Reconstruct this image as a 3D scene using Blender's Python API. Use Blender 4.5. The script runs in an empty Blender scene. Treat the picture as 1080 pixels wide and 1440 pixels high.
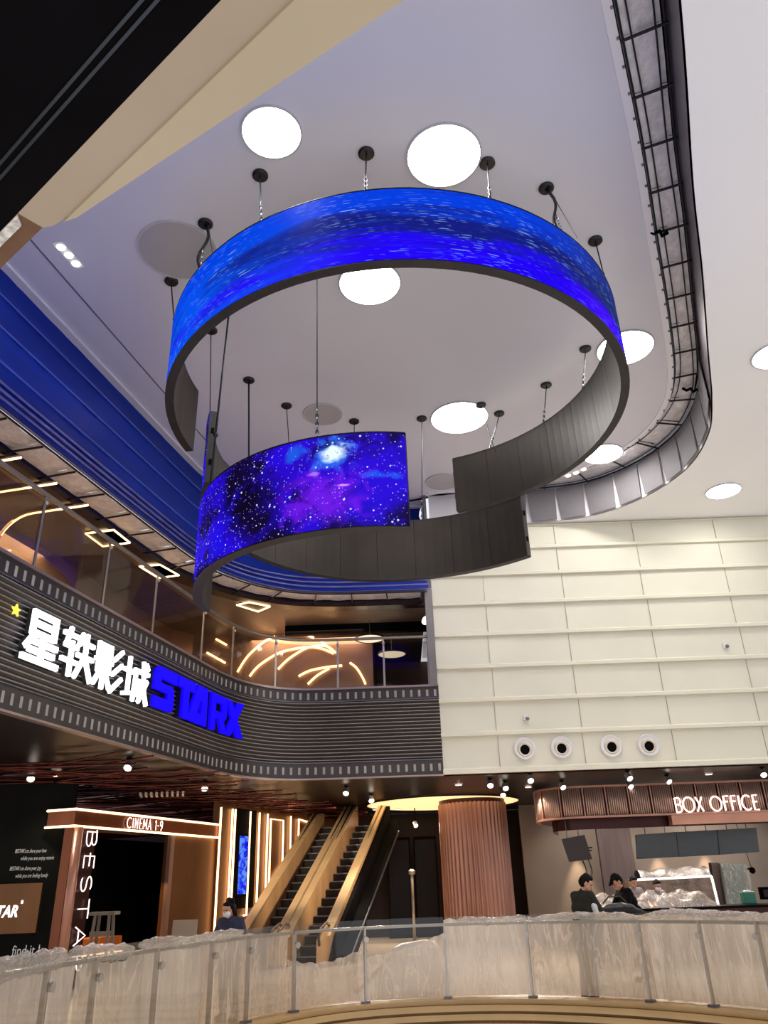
import bpy, bmesh, math, random
from mathutils import Vector, Matrix
random.seed(7)
sc = bpy.context.scene
COL = sc.collection
R = math.radians

# ------------------------------------------------------------------ camera
EYE = 1.65
TH, ROLL, FPX = R(25.9), R(2.0), 1081.0
FW = Vector((0, math.cos(TH), math.sin(TH)))
_r0 = Vector((1, 0, 0)); _u0 = Vector((0, -math.sin(TH), math.cos(TH)))
RT = _r0*math.cos(ROLL) - _u0*math.sin(ROLL)
UP = _u0*math.cos(ROLL) + _r0*math.sin(ROLL)
EYEP = Vector((0, 0, EYE))
cam = bpy.data.cameras.new('camera'); cam.sensor_fit = 'VERTICAL'; cam.sensor_height = 24.0
cam.lens = FPX/1440*24.0; cam.clip_end = 200; cam.clip_start = 0.05
camo = bpy.data.objects.new('camera', cam); COL.objects.link(camo)
M = Matrix((RT, UP, -FW)).transposed().to_4x4(); M.translation = EYEP
camo.matrix_world = M
sc.camera = camo

# ------------------------------------------------------------------ world, exposure, lights
sc.view_settings.view_transform = 'Standard'; sc.view_settings.look = 'None'
sc.view_settings.exposure = 0.0; sc.view_settings.gamma = 1.0; sc.view_settings.use_curve_mapping = False
W = bpy.data.worlds.new('mall_daylight'); sc.world = W; W.use_nodes = True
bg = W.node_tree.nodes['Background']; bg.inputs[0].default_value = (0.93, 0.93, 1.0, 1); bg.inputs[1].default_value = 0.98
sc.cycles.max_bounces = 7; sc.cycles.diffuse_bounces = 3; sc.cycles.glossy_bounces = 3
sc.cycles.transparent_max_bounces = 24; sc.cycles.transmission_bounces = 4
sc.cycles.caustics_reflective = False; sc.cycles.caustics_refractive = False
sc.cycles.sample_clamp_indirect = 6.0
sc.cycles.use_denoising = True

def lamp(kind, name, loc, energy, color, aim=None, size=0.3, angle=60, blend=0.6):
    l = bpy.data.lights.new(name, kind); l.energy = energy; l.color = color
    o = bpy.data.objects.new(name, l); COL.objects.link(o); o.location = loc
    if kind == 'SPOT':
        l.spot_size = R(angle); l.spot_blend = blend; l.shadow_soft_size = size
    elif kind == 'AREA':
        l.size = size
    else: l.shadow_soft_size = size
    d = Vector(aim) - Vector(loc) if aim is not None else Vector((0, 0, -1))
    o.rotation_euler = d.to_track_quat('-Z', 'Y').to_euler()
    return o
WARM = (1.0, 0.72, 0.45)
LOBBY = (1.0, 0.86, 0.72)      # colour of the lobby spotlights; their light is made with each fitting; added fills have none

# ------------------------------------------------------------------ pixel helpers (which real point a sight line meets)
def ray(px, py): return FW*FPX + RT*(px-540) + UP*(720-py)
def PZ(px, py, z):
    d = ray(px, py); return EYEP + d*((z-EYE)/d.z)
def PY(px, py, y):
    d = ray(px, py); return EYEP + d*(y/d.y)
def PL(px, py, p0, d):
    n = Vector((d[1], -d[0], 0)); r = ray(px, py)
    return EYEP + r*((n.dot(Vector((p0[0], p0[1], 0))-EYEP))/n.dot(r))
def proj(p):
    v = Vector(p)-EYEP; c = v.dot(FW); return 540+FPX*v.dot(RT)/c, 720-FPX*v.dot(UP)/c

# ------------------------------------------------------------------ materials
def lin(c): return tuple(((v/255)/12.92 if v/255 <= 0.04045 else ((v/255+0.055)/1.055)**2.4) for v in c)
_mats = {}
def mat(name, rgb, rough=0.5, metal=0.0, noise=None, bump=None, emit=0.0, ecol=None, spec=0.5, coat=0.0, stretch=None):
    if name in _mats: return _mats[name]
    m = bpy.data.materials.new(name); m.use_nodes = True; _mats[name] = m
    nt = m.node_tree; b = nt.nodes['Principled BSDF']
    c = lin(rgb)
    b.inputs['Base Color'].default_value = (*c, 1); b.inputs['Roughness'].default_value = rough
    b.inputs['Metallic'].default_value = metal; b.inputs['Specular IOR Level'].default_value = spec
    b.inputs['Coat Weight'].default_value = coat
    if emit:
        b.inputs['Emission Color'].default_value = (*(lin(ecol) if ecol else c), 1); b.inputs['Emission Strength'].default_value = emit
    tc = nt.nodes.new('ShaderNodeTexCoord'); src = tc.outputs['Object']
    if stretch:
        mp = nt.nodes.new('ShaderNodeMapping'); mp.inputs['Scale'].default_value = stretch
        nt.links.new(src, mp.inputs[0]); src = mp.outputs[0]
    if noise:
        n = nt.nodes.new('ShaderNodeTexNoise'); n.inputs['Scale'].default_value = noise[0]; n.inputs['Detail'].default_value = 4
        nt.links.new(src, n.inputs['Vector'])
        r = nt.nodes.new('ShaderNodeValToRGB'); a = noise[1]
        r.color_ramp.elements[0].position = 0.3; r.color_ramp.elements[1].position = 0.7
        r.color_ramp.elements[0].color = (*[v*(1-a) for v in c], 1); r.color_ramp.elements[1].color = (*[min(1, v*(1+a)) for v in c], 1)
        nt.links.new(n.outputs['Fac'], r.inputs[0]); nt.links.new(r.outputs[0], b.inputs['Base Color'])
    if bump:
        n2 = nt.nodes.new('ShaderNodeTexNoise'); n2.inputs['Scale'].default_value = bump[0]; n2.inputs['Detail'].default_value = 5
        nt.links.new(src, n2.inputs['Vector'])
        bp = nt.nodes.new('ShaderNodeBump'); bp.inputs['Strength'].default_value = bump[1]; bp.inputs['Distance'].default_value = 0.05
        nt.links.new(n2.outputs['Fac'], bp.inputs['Height']); nt.links.new(bp.outputs[0], b.inputs['Normal'])
    return m
def glow(name, rgb, s):
    return mat(name, rgb, rough=0.6, emit=s)
def glass(name, tint=(235, 240, 238), refl=0.10, rough=0.03):
    if name in _mats: return _mats[name]
    m = bpy.data.materials.new(name); m.use_nodes = True; _mats[name] = m; nt = m.node_tree; nt.nodes.clear()
    o = nt.nodes.new('ShaderNodeOutputMaterial'); t = nt.nodes.new('ShaderNodeBsdfTransparent'); t.inputs[0].default_value = (*lin(tint), 1)
    g = nt.nodes.new('ShaderNodeBsdfGlossy'); g.inputs['Roughness'].default_value = rough
    lw = nt.nodes.new('ShaderNodeLayerWeight'); lw.inputs[0].default_value = 0.25
    mr = nt.nodes.new('ShaderNodeMapRange'); mr.inputs['To Min'].default_value = refl*0.5; mr.inputs['To Max'].default_value = min(1, refl*4)
    nt.links.new(lw.outputs['Fresnel'], mr.inputs['Value'])
    mx = nt.nodes.new('ShaderNodeMixShader')
    nt.links.new(mr.outputs[0], mx.inputs[0]); nt.links.new(t.outputs[0], mx.inputs[1]); nt.links.new(g.outputs[0], mx.inputs[2]); nt.links.new(mx.outputs[0], o.inputs[0])
    return m
def film(name, rgb, lo, hi, scale=(6, 1.2, 1), gloss=0.12):
    """thin translucent plastic film with folds; its density follows the folds"""
    if name in _mats: return _mats[name]
    m = bpy.data.materials.new(name); m.use_nodes = True; _mats[name] = m; nt = m.node_tree; nt.nodes.clear()
    N = nt.nodes.new; L = nt.links.new
    o = N('ShaderNodeOutputMaterial'); t = N('ShaderNodeBsdfTransparent')
    d = N('ShaderNodeBsdfDiffuse'); d.inputs[0].default_value = (*lin(rgb), 1)
    tr = N('ShaderNodeBsdfTranslucent'); tr.inputs[0].default_value = (*lin(rgb), 1)
    g = N('ShaderNodeBsdfGlossy'); g.inputs['Roughness'].default_value = 0.22
    dt = N('ShaderNodeMixShader'); dt.inputs[0].default_value = 0.22; L(d.outputs[0], dt.inputs[1]); L(tr.outputs[0], dt.inputs[2])
    dg = N('ShaderNodeMixShader'); dg.inputs[0].default_value = gloss; L(dt.outputs[0], dg.inputs[1]); L(g.outputs[0], dg.inputs[2])
    uv = N('ShaderNodeTexCoord'); mp = N('ShaderNodeMapping'); mp.inputs['Scale'].default_value = scale; mp.inputs['Rotation'].default_value = (0, 0, 0.35)
    L(uv.outputs['UV'], mp.inputs[0])
    n = N('ShaderNodeTexNoise'); n.inputs['Scale'].default_value = 1.0; n.inputs['Detail'].default_value = 6; n.inputs['Distortion'].default_value = 1.2
    L(mp.outputs[0], n.inputs['Vector'])
    n3 = N('ShaderNodeTexNoise'); n3.inputs['Scale'].default_value = 0.9; n3.inputs['Detail'].default_value = 2; L(uv.outputs['UV'], n3.inputs['Vector'])
    # sharp creases
    ab = N('ShaderNodeMath'); ab.operation = 'SUBTRACT'; ab.inputs[1].default_value = 0.5; L(n.outputs['Fac'], ab.inputs[0])
    ab2 = N('ShaderNodeMath'); ab2.operation = 'ABSOLUTE'; L(ab.outputs[0], ab2.inputs[0])
    cr = N('ShaderNodeMapRange'); cr.inputs['From Min'].default_value = 0.0; cr.inputs['From Max'].default_value = 0.035; cr.inputs['To Min'].default_value = 0.40; cr.inputs['To Max'].default_value = 0.0
    L(ab2.outputs[0], cr.inputs['Value'])
    mr = N('ShaderNodeMapRange'); mr.inputs['From Min'].default_value = 0.3; mr.inputs['From Max'].default_value = 0.7; mr.inputs['To Min'].default_value = lo; mr.inputs['To Max'].default_value = hi
    L(n3.outputs['Fac'], mr.inputs['Value'])
    ad = N('ShaderNodeMath'); ad.operation = 'ADD'; ad.use_clamp = True; L(mr.outputs[0], ad.inputs[0]); L(cr.outputs[0], ad.inputs[1])
    bp = N('ShaderNodeBump'); bp.inputs['Strength'].default_value = 0.8; bp.inputs['Distance'].default_value = 0.06; L(n.outputs['Fac'], bp.inputs['Height'])
    for s in (d, g): L(bp.outputs[0], s.inputs['Normal'])
    mx = N('ShaderNodeMixShader'); L(ad.outputs[0], mx.inputs[0]); L(t.outputs[0], mx.inputs[1]); L(dg.outputs[0], mx.inputs[2]); L(mx.outputs[0], o.inputs[0])
    return m

# ------------------------------------------------------------------ mesh builder
class MB:
    def __init__(s): s.v = []; s.f = []; s.uv = {}
    def add(s, vs, fs, uvs=None):
        b = len(s.v); s.v += [Vector(p) for p in vs]; s.f += [tuple(i+b for i in f) for f in fs]
        if uvs:
            for i, u in enumerate(uvs): s.uv[b+i] = u
    def hexa(s, p):
        s.add(p, [(3, 2, 1, 0), (4, 5, 6, 7), (0, 1, 5, 4), (1, 2, 6, 5), (2, 3, 7, 6), (3, 0, 4, 7)])
    def box(s, c, sz, rz=0.0, rot=None):
        m = rot if rot is not None else Matrix.Rotation(rz, 3, 'Z'); c = Vector(c); x, y, z = sz[0]/2, sz[1]/2, sz[2]/2
        s.hexa([c+m@Vector(q) for q in ((-x, -y, -z), (x, -y, -z), (x, y, -z), (-x, y, -z), (-x, -y, z), (x, -y, z), (x, y, z), (-x, y, z))])
    def bar(s, a, b, w, h, up=(0, 0, 1)):
        """a box from a to b, w wide across, h tall along up"""
        a = Vector(a); b = Vector(b); d = (b-a).normalized(); u = Vector(up); r = d.cross(u).normalized(); u = r.cross(d).normalized()
        q = []
        for e in (a, b): q += [e-r*w/2-u*h/2, e+r*w/2-u*h/2, e+r*w/2+u*h/2, e-r*w/2+u*h/2]
        s.hexa(q)
    def prism(s, poly, vec):
        n = len(poly); v = Vector(vec); P = [Vector(p) for p in poly]
        s.add(P+[p+v for p in P], [tuple(range(n))[::-1], tuple(range(n, 2*n))]+[(i, (i+1) % n, n+(i+1) % n, n+i) for i in range(n)])
    def face(s, poly): s.add(poly, [tuple(range(len(poly)))])
    def tube(s, pts, r, n=8, closed=False, rads=None):
        P = [Vector(p) for p in pts]; m = len(P); vs = []; prev = None
        for i, p in enumerate(P):
            a = P[(i-1) % m] if (closed or i > 0) else p; b = P[(i+1) % m] if (closed or i < m-1) else p
            t = (b-a).normalized()
            if prev is None:
                ref = Vector((0, 0, 1)) if abs(t.z) < 0.9 else Vector((1, 0, 0))
                u = t.cross(ref).normalized()
            else:
                u = (prev - t*prev.dot(t)); u = u.normalized() if u.length > 1e-6 else t.orthogonal().normalized()
            prev = u; w = t.cross(u); rr = rads[i] if rads else r
            vs += [p+(u*math.cos(2*math.pi*k/n)+w*math.sin(2*math.pi*k/n))*rr for k in range(n)]
        fs = []
        for i in range(m if closed else m-1):
            j = (i+1) % m
            for k in range(n): fs.append((i*n+k, i*n+(k+1) % n, j*n+(k+1) % n, j*n+k))
        if not closed: fs += [tuple(range(n))[::-1], tuple(range((m-1)*n, m*n))]
        s.add(vs, fs)
    def lathe(s, prof, c=(0, 0, 0), n=32, axis=None, cap=True):
        """prof: (radius, height) pairs turned round the z axis (or axis) at c"""
        c = Vector(c); q = Vector(axis).to_track_quat('Z', 'Y').to_matrix() if axis is not None else Matrix.Identity(3); vs = []
        for r, h in prof:
            vs += [c+q@Vector((r*math.cos(2*math.pi*k/n), r*math.sin(2*math.pi*k/n), h)) for k in range(n)]
        m = len(prof); fs = [(i*n+k, i*n+(k+1) % n, (i+1)*n+(k+1) % n, (i+1)*n+k) for i in range(m-1) for k in range(n)]
        if cap: fs += [tuple(range(n))[::-1], tuple(range((m-1)*n, m*n))]
        s.add(vs, fs)
    def ball(s, c, r, n=10, sc3=(1, 1, 1)):
        k = n//2+1
        s.lathe([(r*max(0.02, math.sin(math.pi*i/k))*1.0, -r*math.cos(math.pi*i/k)*sc3[2]/sc3[0]) for i in range(k+1)], c, n)
    def sweep(s, path, prof, closed=True, uvs=False):
        """path: 2-D polyline; prof: (offset to the right of travel, z) points"""
        m = len(prof); vs = []; us = []; L = 0; nn = normals(path)
        for i, p in enumerate(path):
            if i: L += math.dist(p, path[i-1])
            for o, z in prof: vs.append((p[0]+nn[i][0]*o, p[1]+nn[i][1]*o, z)); us.append((L, z))
        fs = [(i*m+k, i*m+(k+1) % m, (i+1)*m+(k+1) % m, (i+1)*m+k) for i in range(len(path)-1) for k in range(m if closed else m-1)]
        if closed: fs += [tuple(range(m))[::-1], tuple(range((len(path)-1)*m, len(path)*m))]
        s.add(vs, fs, us if uvs else None)
    def grid(s, fn, nu, nv, uv=None):
        vs = [fn(i/nu, j/nv) for i in range(nu+1) for j in range(nv+1)]
        us = [(uv(i/nu, j/nv) if uv else (i/nu, j/nv)) for i in range(nu+1) for j in range(nv+1)]
        s.add(vs, [(i*(nv+1)+j, (i+1)*(nv+1)+j, (i+1)*(nv+1)+j+1, i*(nv+1)+j+1) for i in range(nu) for j in range(nv)], us)
    def build(s, name, m, parent=None, smooth=False, bevel=0, recalc=True):
        me = bpy.data.meshes.new(name); off = Vector((0, 0, 0)); loc = None
        if parent is not None: off = world_loc(parent)
        else:
            lo = [min(p[i] for p in s.v) for i in range(3)]; hi = [max(p[i] for p in s.v) for i in range(3)]
            off = Vector(((lo[0]+hi[0])/2, (lo[1]+hi[1])/2, lo[2])); loc = off
        me.from_pydata([p-off for p in s.v], [], s.f)
        if s.uv:
            ul = me.uv_layers.new(name='UVMap')
            for li, lp in enumerate(me.loops): ul.data[li].uv = s.uv.get(lp.vertex_index, (0, 0))
        if recalc:
            bm = bmesh.new(); bm.from_mesh(me); bmesh.ops.recalc_face_normals(bm, faces=bm.faces); bm.to_mesh(me); bm.free()
        if smooth:
            for p in me.polygons: p.use_smooth = True
        me.materials.append(m)
        o = bpy.data.objects.new(name, me); COL.objects.link(o)
        if loc is not None: o.location = loc
        if parent is not None: o.parent = parent
        if smooth == 'angle':
            try: me.set_sharp_from_angle(angle=R(35))
            except Exception: pass
        if bevel:
            b = o.modifiers.new('edge', 'BEVEL'); b.width = bevel; b.segments = 2; b.limit_method = 'ANGLE'
        return o
def world_loc(o):
    v = Vector(o.location)
    while o.parent is not None: o = o.parent; v = v + Vector(o.location)
    return v
def normals(path):
    out = []
    for i in range(len(path)):
        a = path[max(0, i-1)]; b = path[min(len(path)-1, i+1)]; d = math.dist(a, b) or 1
        out.append(((b[1]-a[1])/d, -(b[0]-a[0])/d))
    return out
def offset(path, o):
    nn = normals(path); return [(p[0]+n[0]*o, p[1]+n[1]*o) for p, n in zip(path, nn)]
def smooth_path(pts, k=6):
    out = []
    for i in range(len(pts)-1):
        p0 = pts[max(0, i-1)]; p1 = pts[i]; p2 = pts[i+1]; p3 = pts[min(len(pts)-1, i+2)]
        for j in range(k):
            t = j/k
            out.append(tuple(0.5*((2*p1[a])+(-p0[a]+p2[a])*t+(2*p0[a]-5*p1[a]+4*p2[a]-p3[a])*t*t+(-p0[a]+3*p1[a]-3*p2[a]+p3[a])*t**3) for a in range(len(p1))))
    out.append(tuple(pts[-1])); return out
def resample(path, step):
    L = [0]
    for i in range(1, len(path)): L.append(L[-1]+math.dist(path[i], path[i-1]))
    n = max(1, round(L[-1]/step)); return [at_len(path, L[-1]*i/n, L) for i in range(n+1)]
def cum(path):
    L = [0]
    for i in range(1, len(path)): L.append(L[-1]+math.dist(path[i], path[i-1]))
    return L
def at_len(path, s, L=None):
    L = L or cum(path); s = max(0, min(L[-1], s))
    for i in range(1, len(path)):
        if L[i] >= s:
            t = (s-L[i-1])/((L[i]-L[i-1]) or 1); return tuple(path[i-1][a]+(path[i][a]-path[i-1][a])*t for a in range(len(path[0])))
    return path[-1]
def len_at_px(path, px, z):
    """distance along a path at which it is seen in column px"""
    L = cum(path); best = (1e9, 0); n = 1200
    for i in range(n+1):
        p = at_len(path, L[-1]*i/n, L)
        if (Vector((p[0], p[1], z))-EYEP).dot(FW) < 0.5: continue
        d = abs(proj((p[0], p[1], z))[0]-px)
        if d < best[0]: best = (d, L[-1]*i/n)
    return best[1]
def sub_path(path, s0, s1, step=0.15):
    L = cum(path); n = max(2, int((s1-s0)/step)+1); return [at_len(path, s0+(s1-s0)*i/n, L) for i in range(n+1)]

def tag(o, label, cat, group=None, kind=None):
    o['label'] = label; o['category'] = cat
    if group: o['group'] = group
    if kind: o['kind'] = kind
    return o
def thing(name, label, cat, loc=(0, 0, 0), group=None):
    o = bpy.data.objects.new(name, None); COL.objects.link(o); o.location = loc; o.empty_display_size = 0.1
    return tag(o, label, cat, group)
def struct(name, mb, m, **k):
    o = mb.build(name, m, **k); o['kind'] = 'structure'; return o
def text_polys(s, size=1.0, bold=0.0):
    """flat outline mesh of a string in the built-in font: vertices (x right, y up) and faces"""
    cu = bpy.data.curves.new('tmp', 'FONT'); cu.body = s; cu.size = size; cu.offset = bold; cu.resolution_u = 3; cu.fill_mode = 'FRONT'
    o = bpy.data.objects.new('tmp', cu); COL.objects.link(o)
    dg = bpy.context.evaluated_depsgraph_get(); dg.update(); e = o.evaluated_get(dg); me = e.to_mesh()
    vs = [tuple(v.co[:2]) for v in me.vertices]; fs = [tuple(p.vertices) for p in me.polygons]
    e.to_mesh_clear(); bpy.data.objects.remove(o); bpy.data.curves.remove(cu)
    return vs, fs
def put_text(mb, s, org, xd, yd, nd, size, depth=0.01, width=None, bold=0.0, shear=0.0):
    vs, fs = text_polys(s, 1.0, bold)
    x1 = max(v[0] for v in vs); x0 = min(v[0] for v in vs); k = (width/(x1-x0)) if width else size
    org = Vector(org); xd = Vector(xd); yd = Vector(yd); nd = Vector(nd)
    P = [org+xd*((v[0]-x0)*k+v[1]*size*shear)+yd*(v[1]*size) for v in vs]
    mb.add([p+nd*depth for p in P], fs)
# ------------------------------------------------------------------ letters drawn as tubes (neon-like signs)
def _arc(cx, cy, rx, ry, a0, a1, n=14): return [(cx+rx*math.cos(R(a0+(a1-a0)*i/n)), cy+ry*math.sin(R(a0+(a1-a0)*i/n))) for i in range(n+1)]
LET = {
 'B': (.56, [[(.08, 0), (.08, 1)], [(.0, .93)]+[(.3, 1)]+_arc(.3, .76, .2, .24, 90, -90)+[(.08, .52)], [(.3, .52)]+_arc(.32, .26, .22, .26, 90, -90)+[(.08, 0)]]),
 'O': (1.0, [_arc(.5, .5, .46, .5, 0, 360, 24)]),
 'X': (.62, [[(.04, 0), (.56, 1)], [(.04, 1), (.56, 0)]]),
 'F': (.52, [[(.1, 0), (.1, 1), (.5, 1)], [(0, .62), (.42, .62)]]),
 'I': (.2, [[(.1, 0), (.1, 1)]]),
 'C': (.78, [_arc(.45, .5, .42, .5, 50, 310, 20)]),
 'E': (.5, [[(.48, 0), (.1, 0), (.1, 1), (.48, 1)], [(.0, .55), (.42, .55)]]),
 'N': (.62, [[(.08, 0), (.08, 1), (.54, 0), (.54, 1)]]),
 'M': (.74, [[(.06, 0), (.1, 1), (.37, .3), (.64, 1), (.68, 0)]]),
 'A': (.66, [[(.04, 0), (.33, 1), (.62, 0)], [(.14, .33), (.52, .33)]]),
 'S': (.56, [_arc(.28, .76, .22, .24, 40, 270, 12)+_arc(.28, .26, .23, .26, 90, -140, 12)]),
 'T': (.6, [[(0, 1), (.6, 1)], [(.3, 1), (.3, 0)]]),
 'R': (.56, [[(.08, 0), (.08, 1), (.3, 1)]+_arc(.3, .75, .2, .25, 90, -90)+[(.08, .5)], [(.26, .5), (.52, 0)]]),
 '1': (.24, [[(.0, .8), (.14, 1), (.14, 0)]]),
 '-': (.3, [[(.04, .45), (.26, .45)]]),
 '9': (.52, [_arc(.26, .72, .2, .28, 0, 360, 16), [(.46, .72), (.42, .3), (.2, 0)]]),
 ' ': (.34, []),
}
def neon(parent, text, org, xd, yd, h, r, m, gap=.12, width=None, nd=None, depth=0.0):
    w = sum(LET[c][0]+gap for c in text)-gap; k = (width/w/h) if width else 1.0; x = 0
    org = Vector(org); xd = Vector(xd); yd = Vector(yd)
    for c in text:
        b = MB()
        for st in LET[c][1]: b.tube([org+xd*((x+p[0])*k*h)+yd*(p[1]*h) for p in st], r, 6)
        if LET[c][1]: b.build('letter', m, parent, smooth=True)
        x += LET[c][0]+gap

# ------------------------------------------------------------------ palette
M_white = mat('white_plaster', (226, 224, 226), 0.75, noise=(0.6, 0.03))
M_ceil = mat('white_ceiling_paint', (220, 219, 229), 0.55, noise=(0.35, 0.03))
M_cream = mat('cream_wall_panel', (222, 218, 199), 0.6, noise=(0.8, 0.03))
M_seam = mat('panel_joint', (176, 168, 150), 0.8, noise=(3, 0.1))
M_black = mat('black_paint', (13, 11, 12), 0.7, noise=(2, 0.2), spec=.03)
M_dark = mat('dark_brown_ceiling', (34, 26, 24), 0.35, noise=(1.2, 0.2), spec=.25)
M_rib = mat('gunmetal_cladding', (66, 60, 57), 0.34, metal=0.35, noise=(1.5, 0.12))
M_line = mat('bright_ridge_metal', (172, 166, 160), 0.35, metal=0.4, noise=(2, 0.1))
M_perf = mat('pale_perforation', (158, 152, 148), 0.5, noise=(4, 0.12))
M_trim = mat('rose_trim_metal', (170, 150, 146), 0.35, metal=0.8, noise=(2, 0.1))
M_steel = mat('grey_steel', (120, 120, 128), 0.4, metal=0.8, noise=(4, 0.12))
M_dsteel = mat('dark_steel', (46, 46, 54), 0.45, metal=0.7, noise=(4, 0.15))
M_gfilm = mat('grey_crumpled_film', (226, 222, 226), 0.3, noise=(5, 0.16), bump=(7, 0.9))
M_board = mat('grey_board', (116, 112, 115), 0.7, noise=(3, 0.06))
M_beige = mat('beige_board', (176, 156, 130), 0.8, noise=(1.5, 0.05))
M_beige2 = mat('beige_edge_board', (188, 170, 138), 0.8, noise=(1.5, 0.05))
M_brown = mat('brown_board', (112, 78, 52), 0.8, noise=(6, 0.15))
M_blue = mat('blue_protective_film', (5, 44, 150), 0.5, spec=.25, noise=(0.8, 0.22), bump=(1.6, 0.25), stretch=(1, 0.35, 3))
M_bluerail = mat('blue_covered_rail', (70, 92, 190), 0.35, noise=(3, 0.15))
M_copper = mat('copper_sheet', (192, 140, 120), 0.32, metal=0.5, noise=(2.5, 0.15), stretch=(1, 1, 0.2))
M_bronze = mat('bronze_sheet', (212, 168, 120), 0.36, metal=0.25, noise=(2, 0.15), stretch=(1, 1, 0.3))
M_bronzewall = mat('bronze_wall', (128, 88, 54), 0.42, metal=0.55, noise=(1.2, 0.18), stretch=(1, 1, 0.3))
M_maroon = mat('maroon_metal', (58, 26, 22), 0.3, metal=0.6, noise=(2, 0.2))
M_tube = mat('dark_copper_tube', (96, 48, 42), 0.2, metal=0.9, noise=(3, 0.15))
M_cab = mat('led_cabinet_back', (42, 34, 28), 0.5, metal=0.45, noise=(2.2, 0.22))
M_cabedge = mat('led_cabinet_edge', (52, 50, 50), 0.5, metal=0.4, noise=(4, 0.15))
M_tile = mat('cream_floor_tile', (206, 192, 174), 0.22, noise=(0.5, 0.06))
M_kerb = mat('gold_cream_band', (184, 148, 96), 0.4, noise=(2, 0.08))
M_kerb2 = mat('bronze_groove', (118, 86, 46), 0.45, metal=0.3, noise=(2, 0.1))
M_lobbywall = mat('taupe_wall', (150, 138, 128), 0.7, noise=(1.0, 0.08))
M_upwall = mat('bronze_vault_lining', (150, 118, 98), 0.38, metal=0.35, noise=(0.9, 0.15))
M_upceil = mat('brown_corridor_ceiling', (104, 88, 78), 0.4, noise=(1.1, 0.15))
M_gpanel = mat('grey_screen_back', (92, 98, 100), 0.45, noise=(3, 0.06))
M_handrail = mat('brushed_handrail', (176, 170, 162), 0.35, metal=0.7, noise=(4, 0.06))
M_post = mat('steel_post', (186, 178, 168), 0.3, metal=0.75, noise=(4, 0.06))
M_rubber = mat('black_rubber', (14, 13, 13), 0.4, noise=(5, 0.2))
G_white = glow('lamp_diffuser', (255, 252, 248), 22.0)
G_warm = glow('warm_led', (255, 208, 150), 4.2)
G_warm2 = glow('warm_led_soft', (255, 214, 168), 3.0)
G_spot = glow('spot_lens', (255, 240, 224), 6.0)
G_sign = glow('white_sign_face', (250, 250, 255), 2.2)
G_blue = mat('blue_sign_face', (8, 0, 70), .6, emit=1.0, ecol=(20, 0, 255), spec=.1)
G_pink = glow('pinkish_neon', (255, 226, 216), 2.2)
G_letter = glow('white_letter_glow', (255, 238, 230), 2.0)
GL = glass('clear_glass', (228, 226, 222), .03)
GL2 = glass('railing_glass', (248, 247, 244), 0.06)

# ------------------------------------------------------------------ plans
FAS = [(-9.15, -5), (-8.03, 0), (-6.9, 5.04)]+smooth_path([(-5.69, 10.4), (-4.95, 13.7), (-4.45, 15.9), (-4.13, 17.35), (-3.93, 18.1), (-3.58, 18.9), (-3.05, 19.52), (-2.4, 19.86), (-1.6, 19.95), (-0.4, 19.95), (1.25, 19.95)], 5)
BLT = [(-10.15, -5), (-9.02, 0)]+smooth_path([(-6.7, 10.33), (-5.9, 13.9), (-5.25, 16.8), (-4.98, 17.95), (-4.6, 19.1), (-3.85, 20.1), (-2.7, 20.6), (-1.2, 20.7), (1.1, 20.7)], 6)
BLB = [(-10.0, -5), (-8.8, 0)]+smooth_path([(-6.28, 10.5), (-5.5, 13.75), (-4.86, 16.3), (-4.52, 17.4), (-4.1, 18.2), (-3.5, 18.95), (-2.6, 19.6), (-1.6, 19.85), (-0.4, 19.9), (1.1, 19.9)], 6)
SLI = smooth_path([(-0.6, -3), (0.75, 0.6), (1.95, 3.3), (3.16, 6.07), (4.13, 8.21), (5.05, 10.4), (5.91, 12.44), (6.62, 14.3), (6.88, 15.6), (6.75, 16.8), (6.25, 17.85), (5.2, 18.9), (4.1, 19.35), (2.4, 19.7), (1.3, 19.8)], 6)
SLO = smooth_path([(0.1, -3.2), (1.5, 0.4), (2.65, 3.2), (3.82, 5.95), (4.72, 8.2), (5.5, 10.0), (6.4, 12.2), (7.1, 13.9), (7.55, 15.35), (7.6, 16.95), (7.0, 18.45), (5.9, 19.5), (4.4, 19.86), (2.5, 19.93), (1.3, 19.95)], 6)
RAIL = smooth_path([(-3.85, 4.2), (-3.5, 6.0), (-3.15, 7.8), (-2.72, 9.6), (-2.15, 11.3), (-1.35, 12.55), (-0.4, 13.15), (0.8, 13.3), (2.0, 13.05), (3.2, 12.35), (4.2, 11.35), (5.0, 10.1), (5.7, 8.5), (6.2, 6.5)], 8)
ZC, ZO, ZS, ZF, ZU = 11.8, 10.8, 4.07, 6.27, 8.78     # inner ceiling, outer ceiling, lobby soffit, fascia top, upper corridor ceiling

def fan(mb, path, outer, z):
    vs = [(p[0], p[1], z) for p in path]+[(p[0], p[1], z) for p in outer]; n = len(path)
    mb.add(vs, [(i, i+1, n+i+1, n+i) for i in range(n-1)])
def away(path, dist=16, x0=-13, x1=18, y1=34):
    """outer partner of every path point, on the far edge of the building"""
    out = []; nn = normals(path)
    for p, n in zip(path, nn):
        d = (-n[0], -n[1]); ts = []
        if d[0] < -1e-6: ts.append((x0-p[0])/d[0])
        if d[0] > 1e-6: ts.append((x1-p[0])/d[0])
        if d[1] > 1e-6: ts.append((y1-p[1])/d[1])
        if d[1] < -1e-6: ts.append((-8-p[1])/d[1])
        t = min([q for q in ts if q > 0] or [dist]); out.append((p[0]+d[0]*t, p[1]+d[1]*t))
    return out

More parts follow.
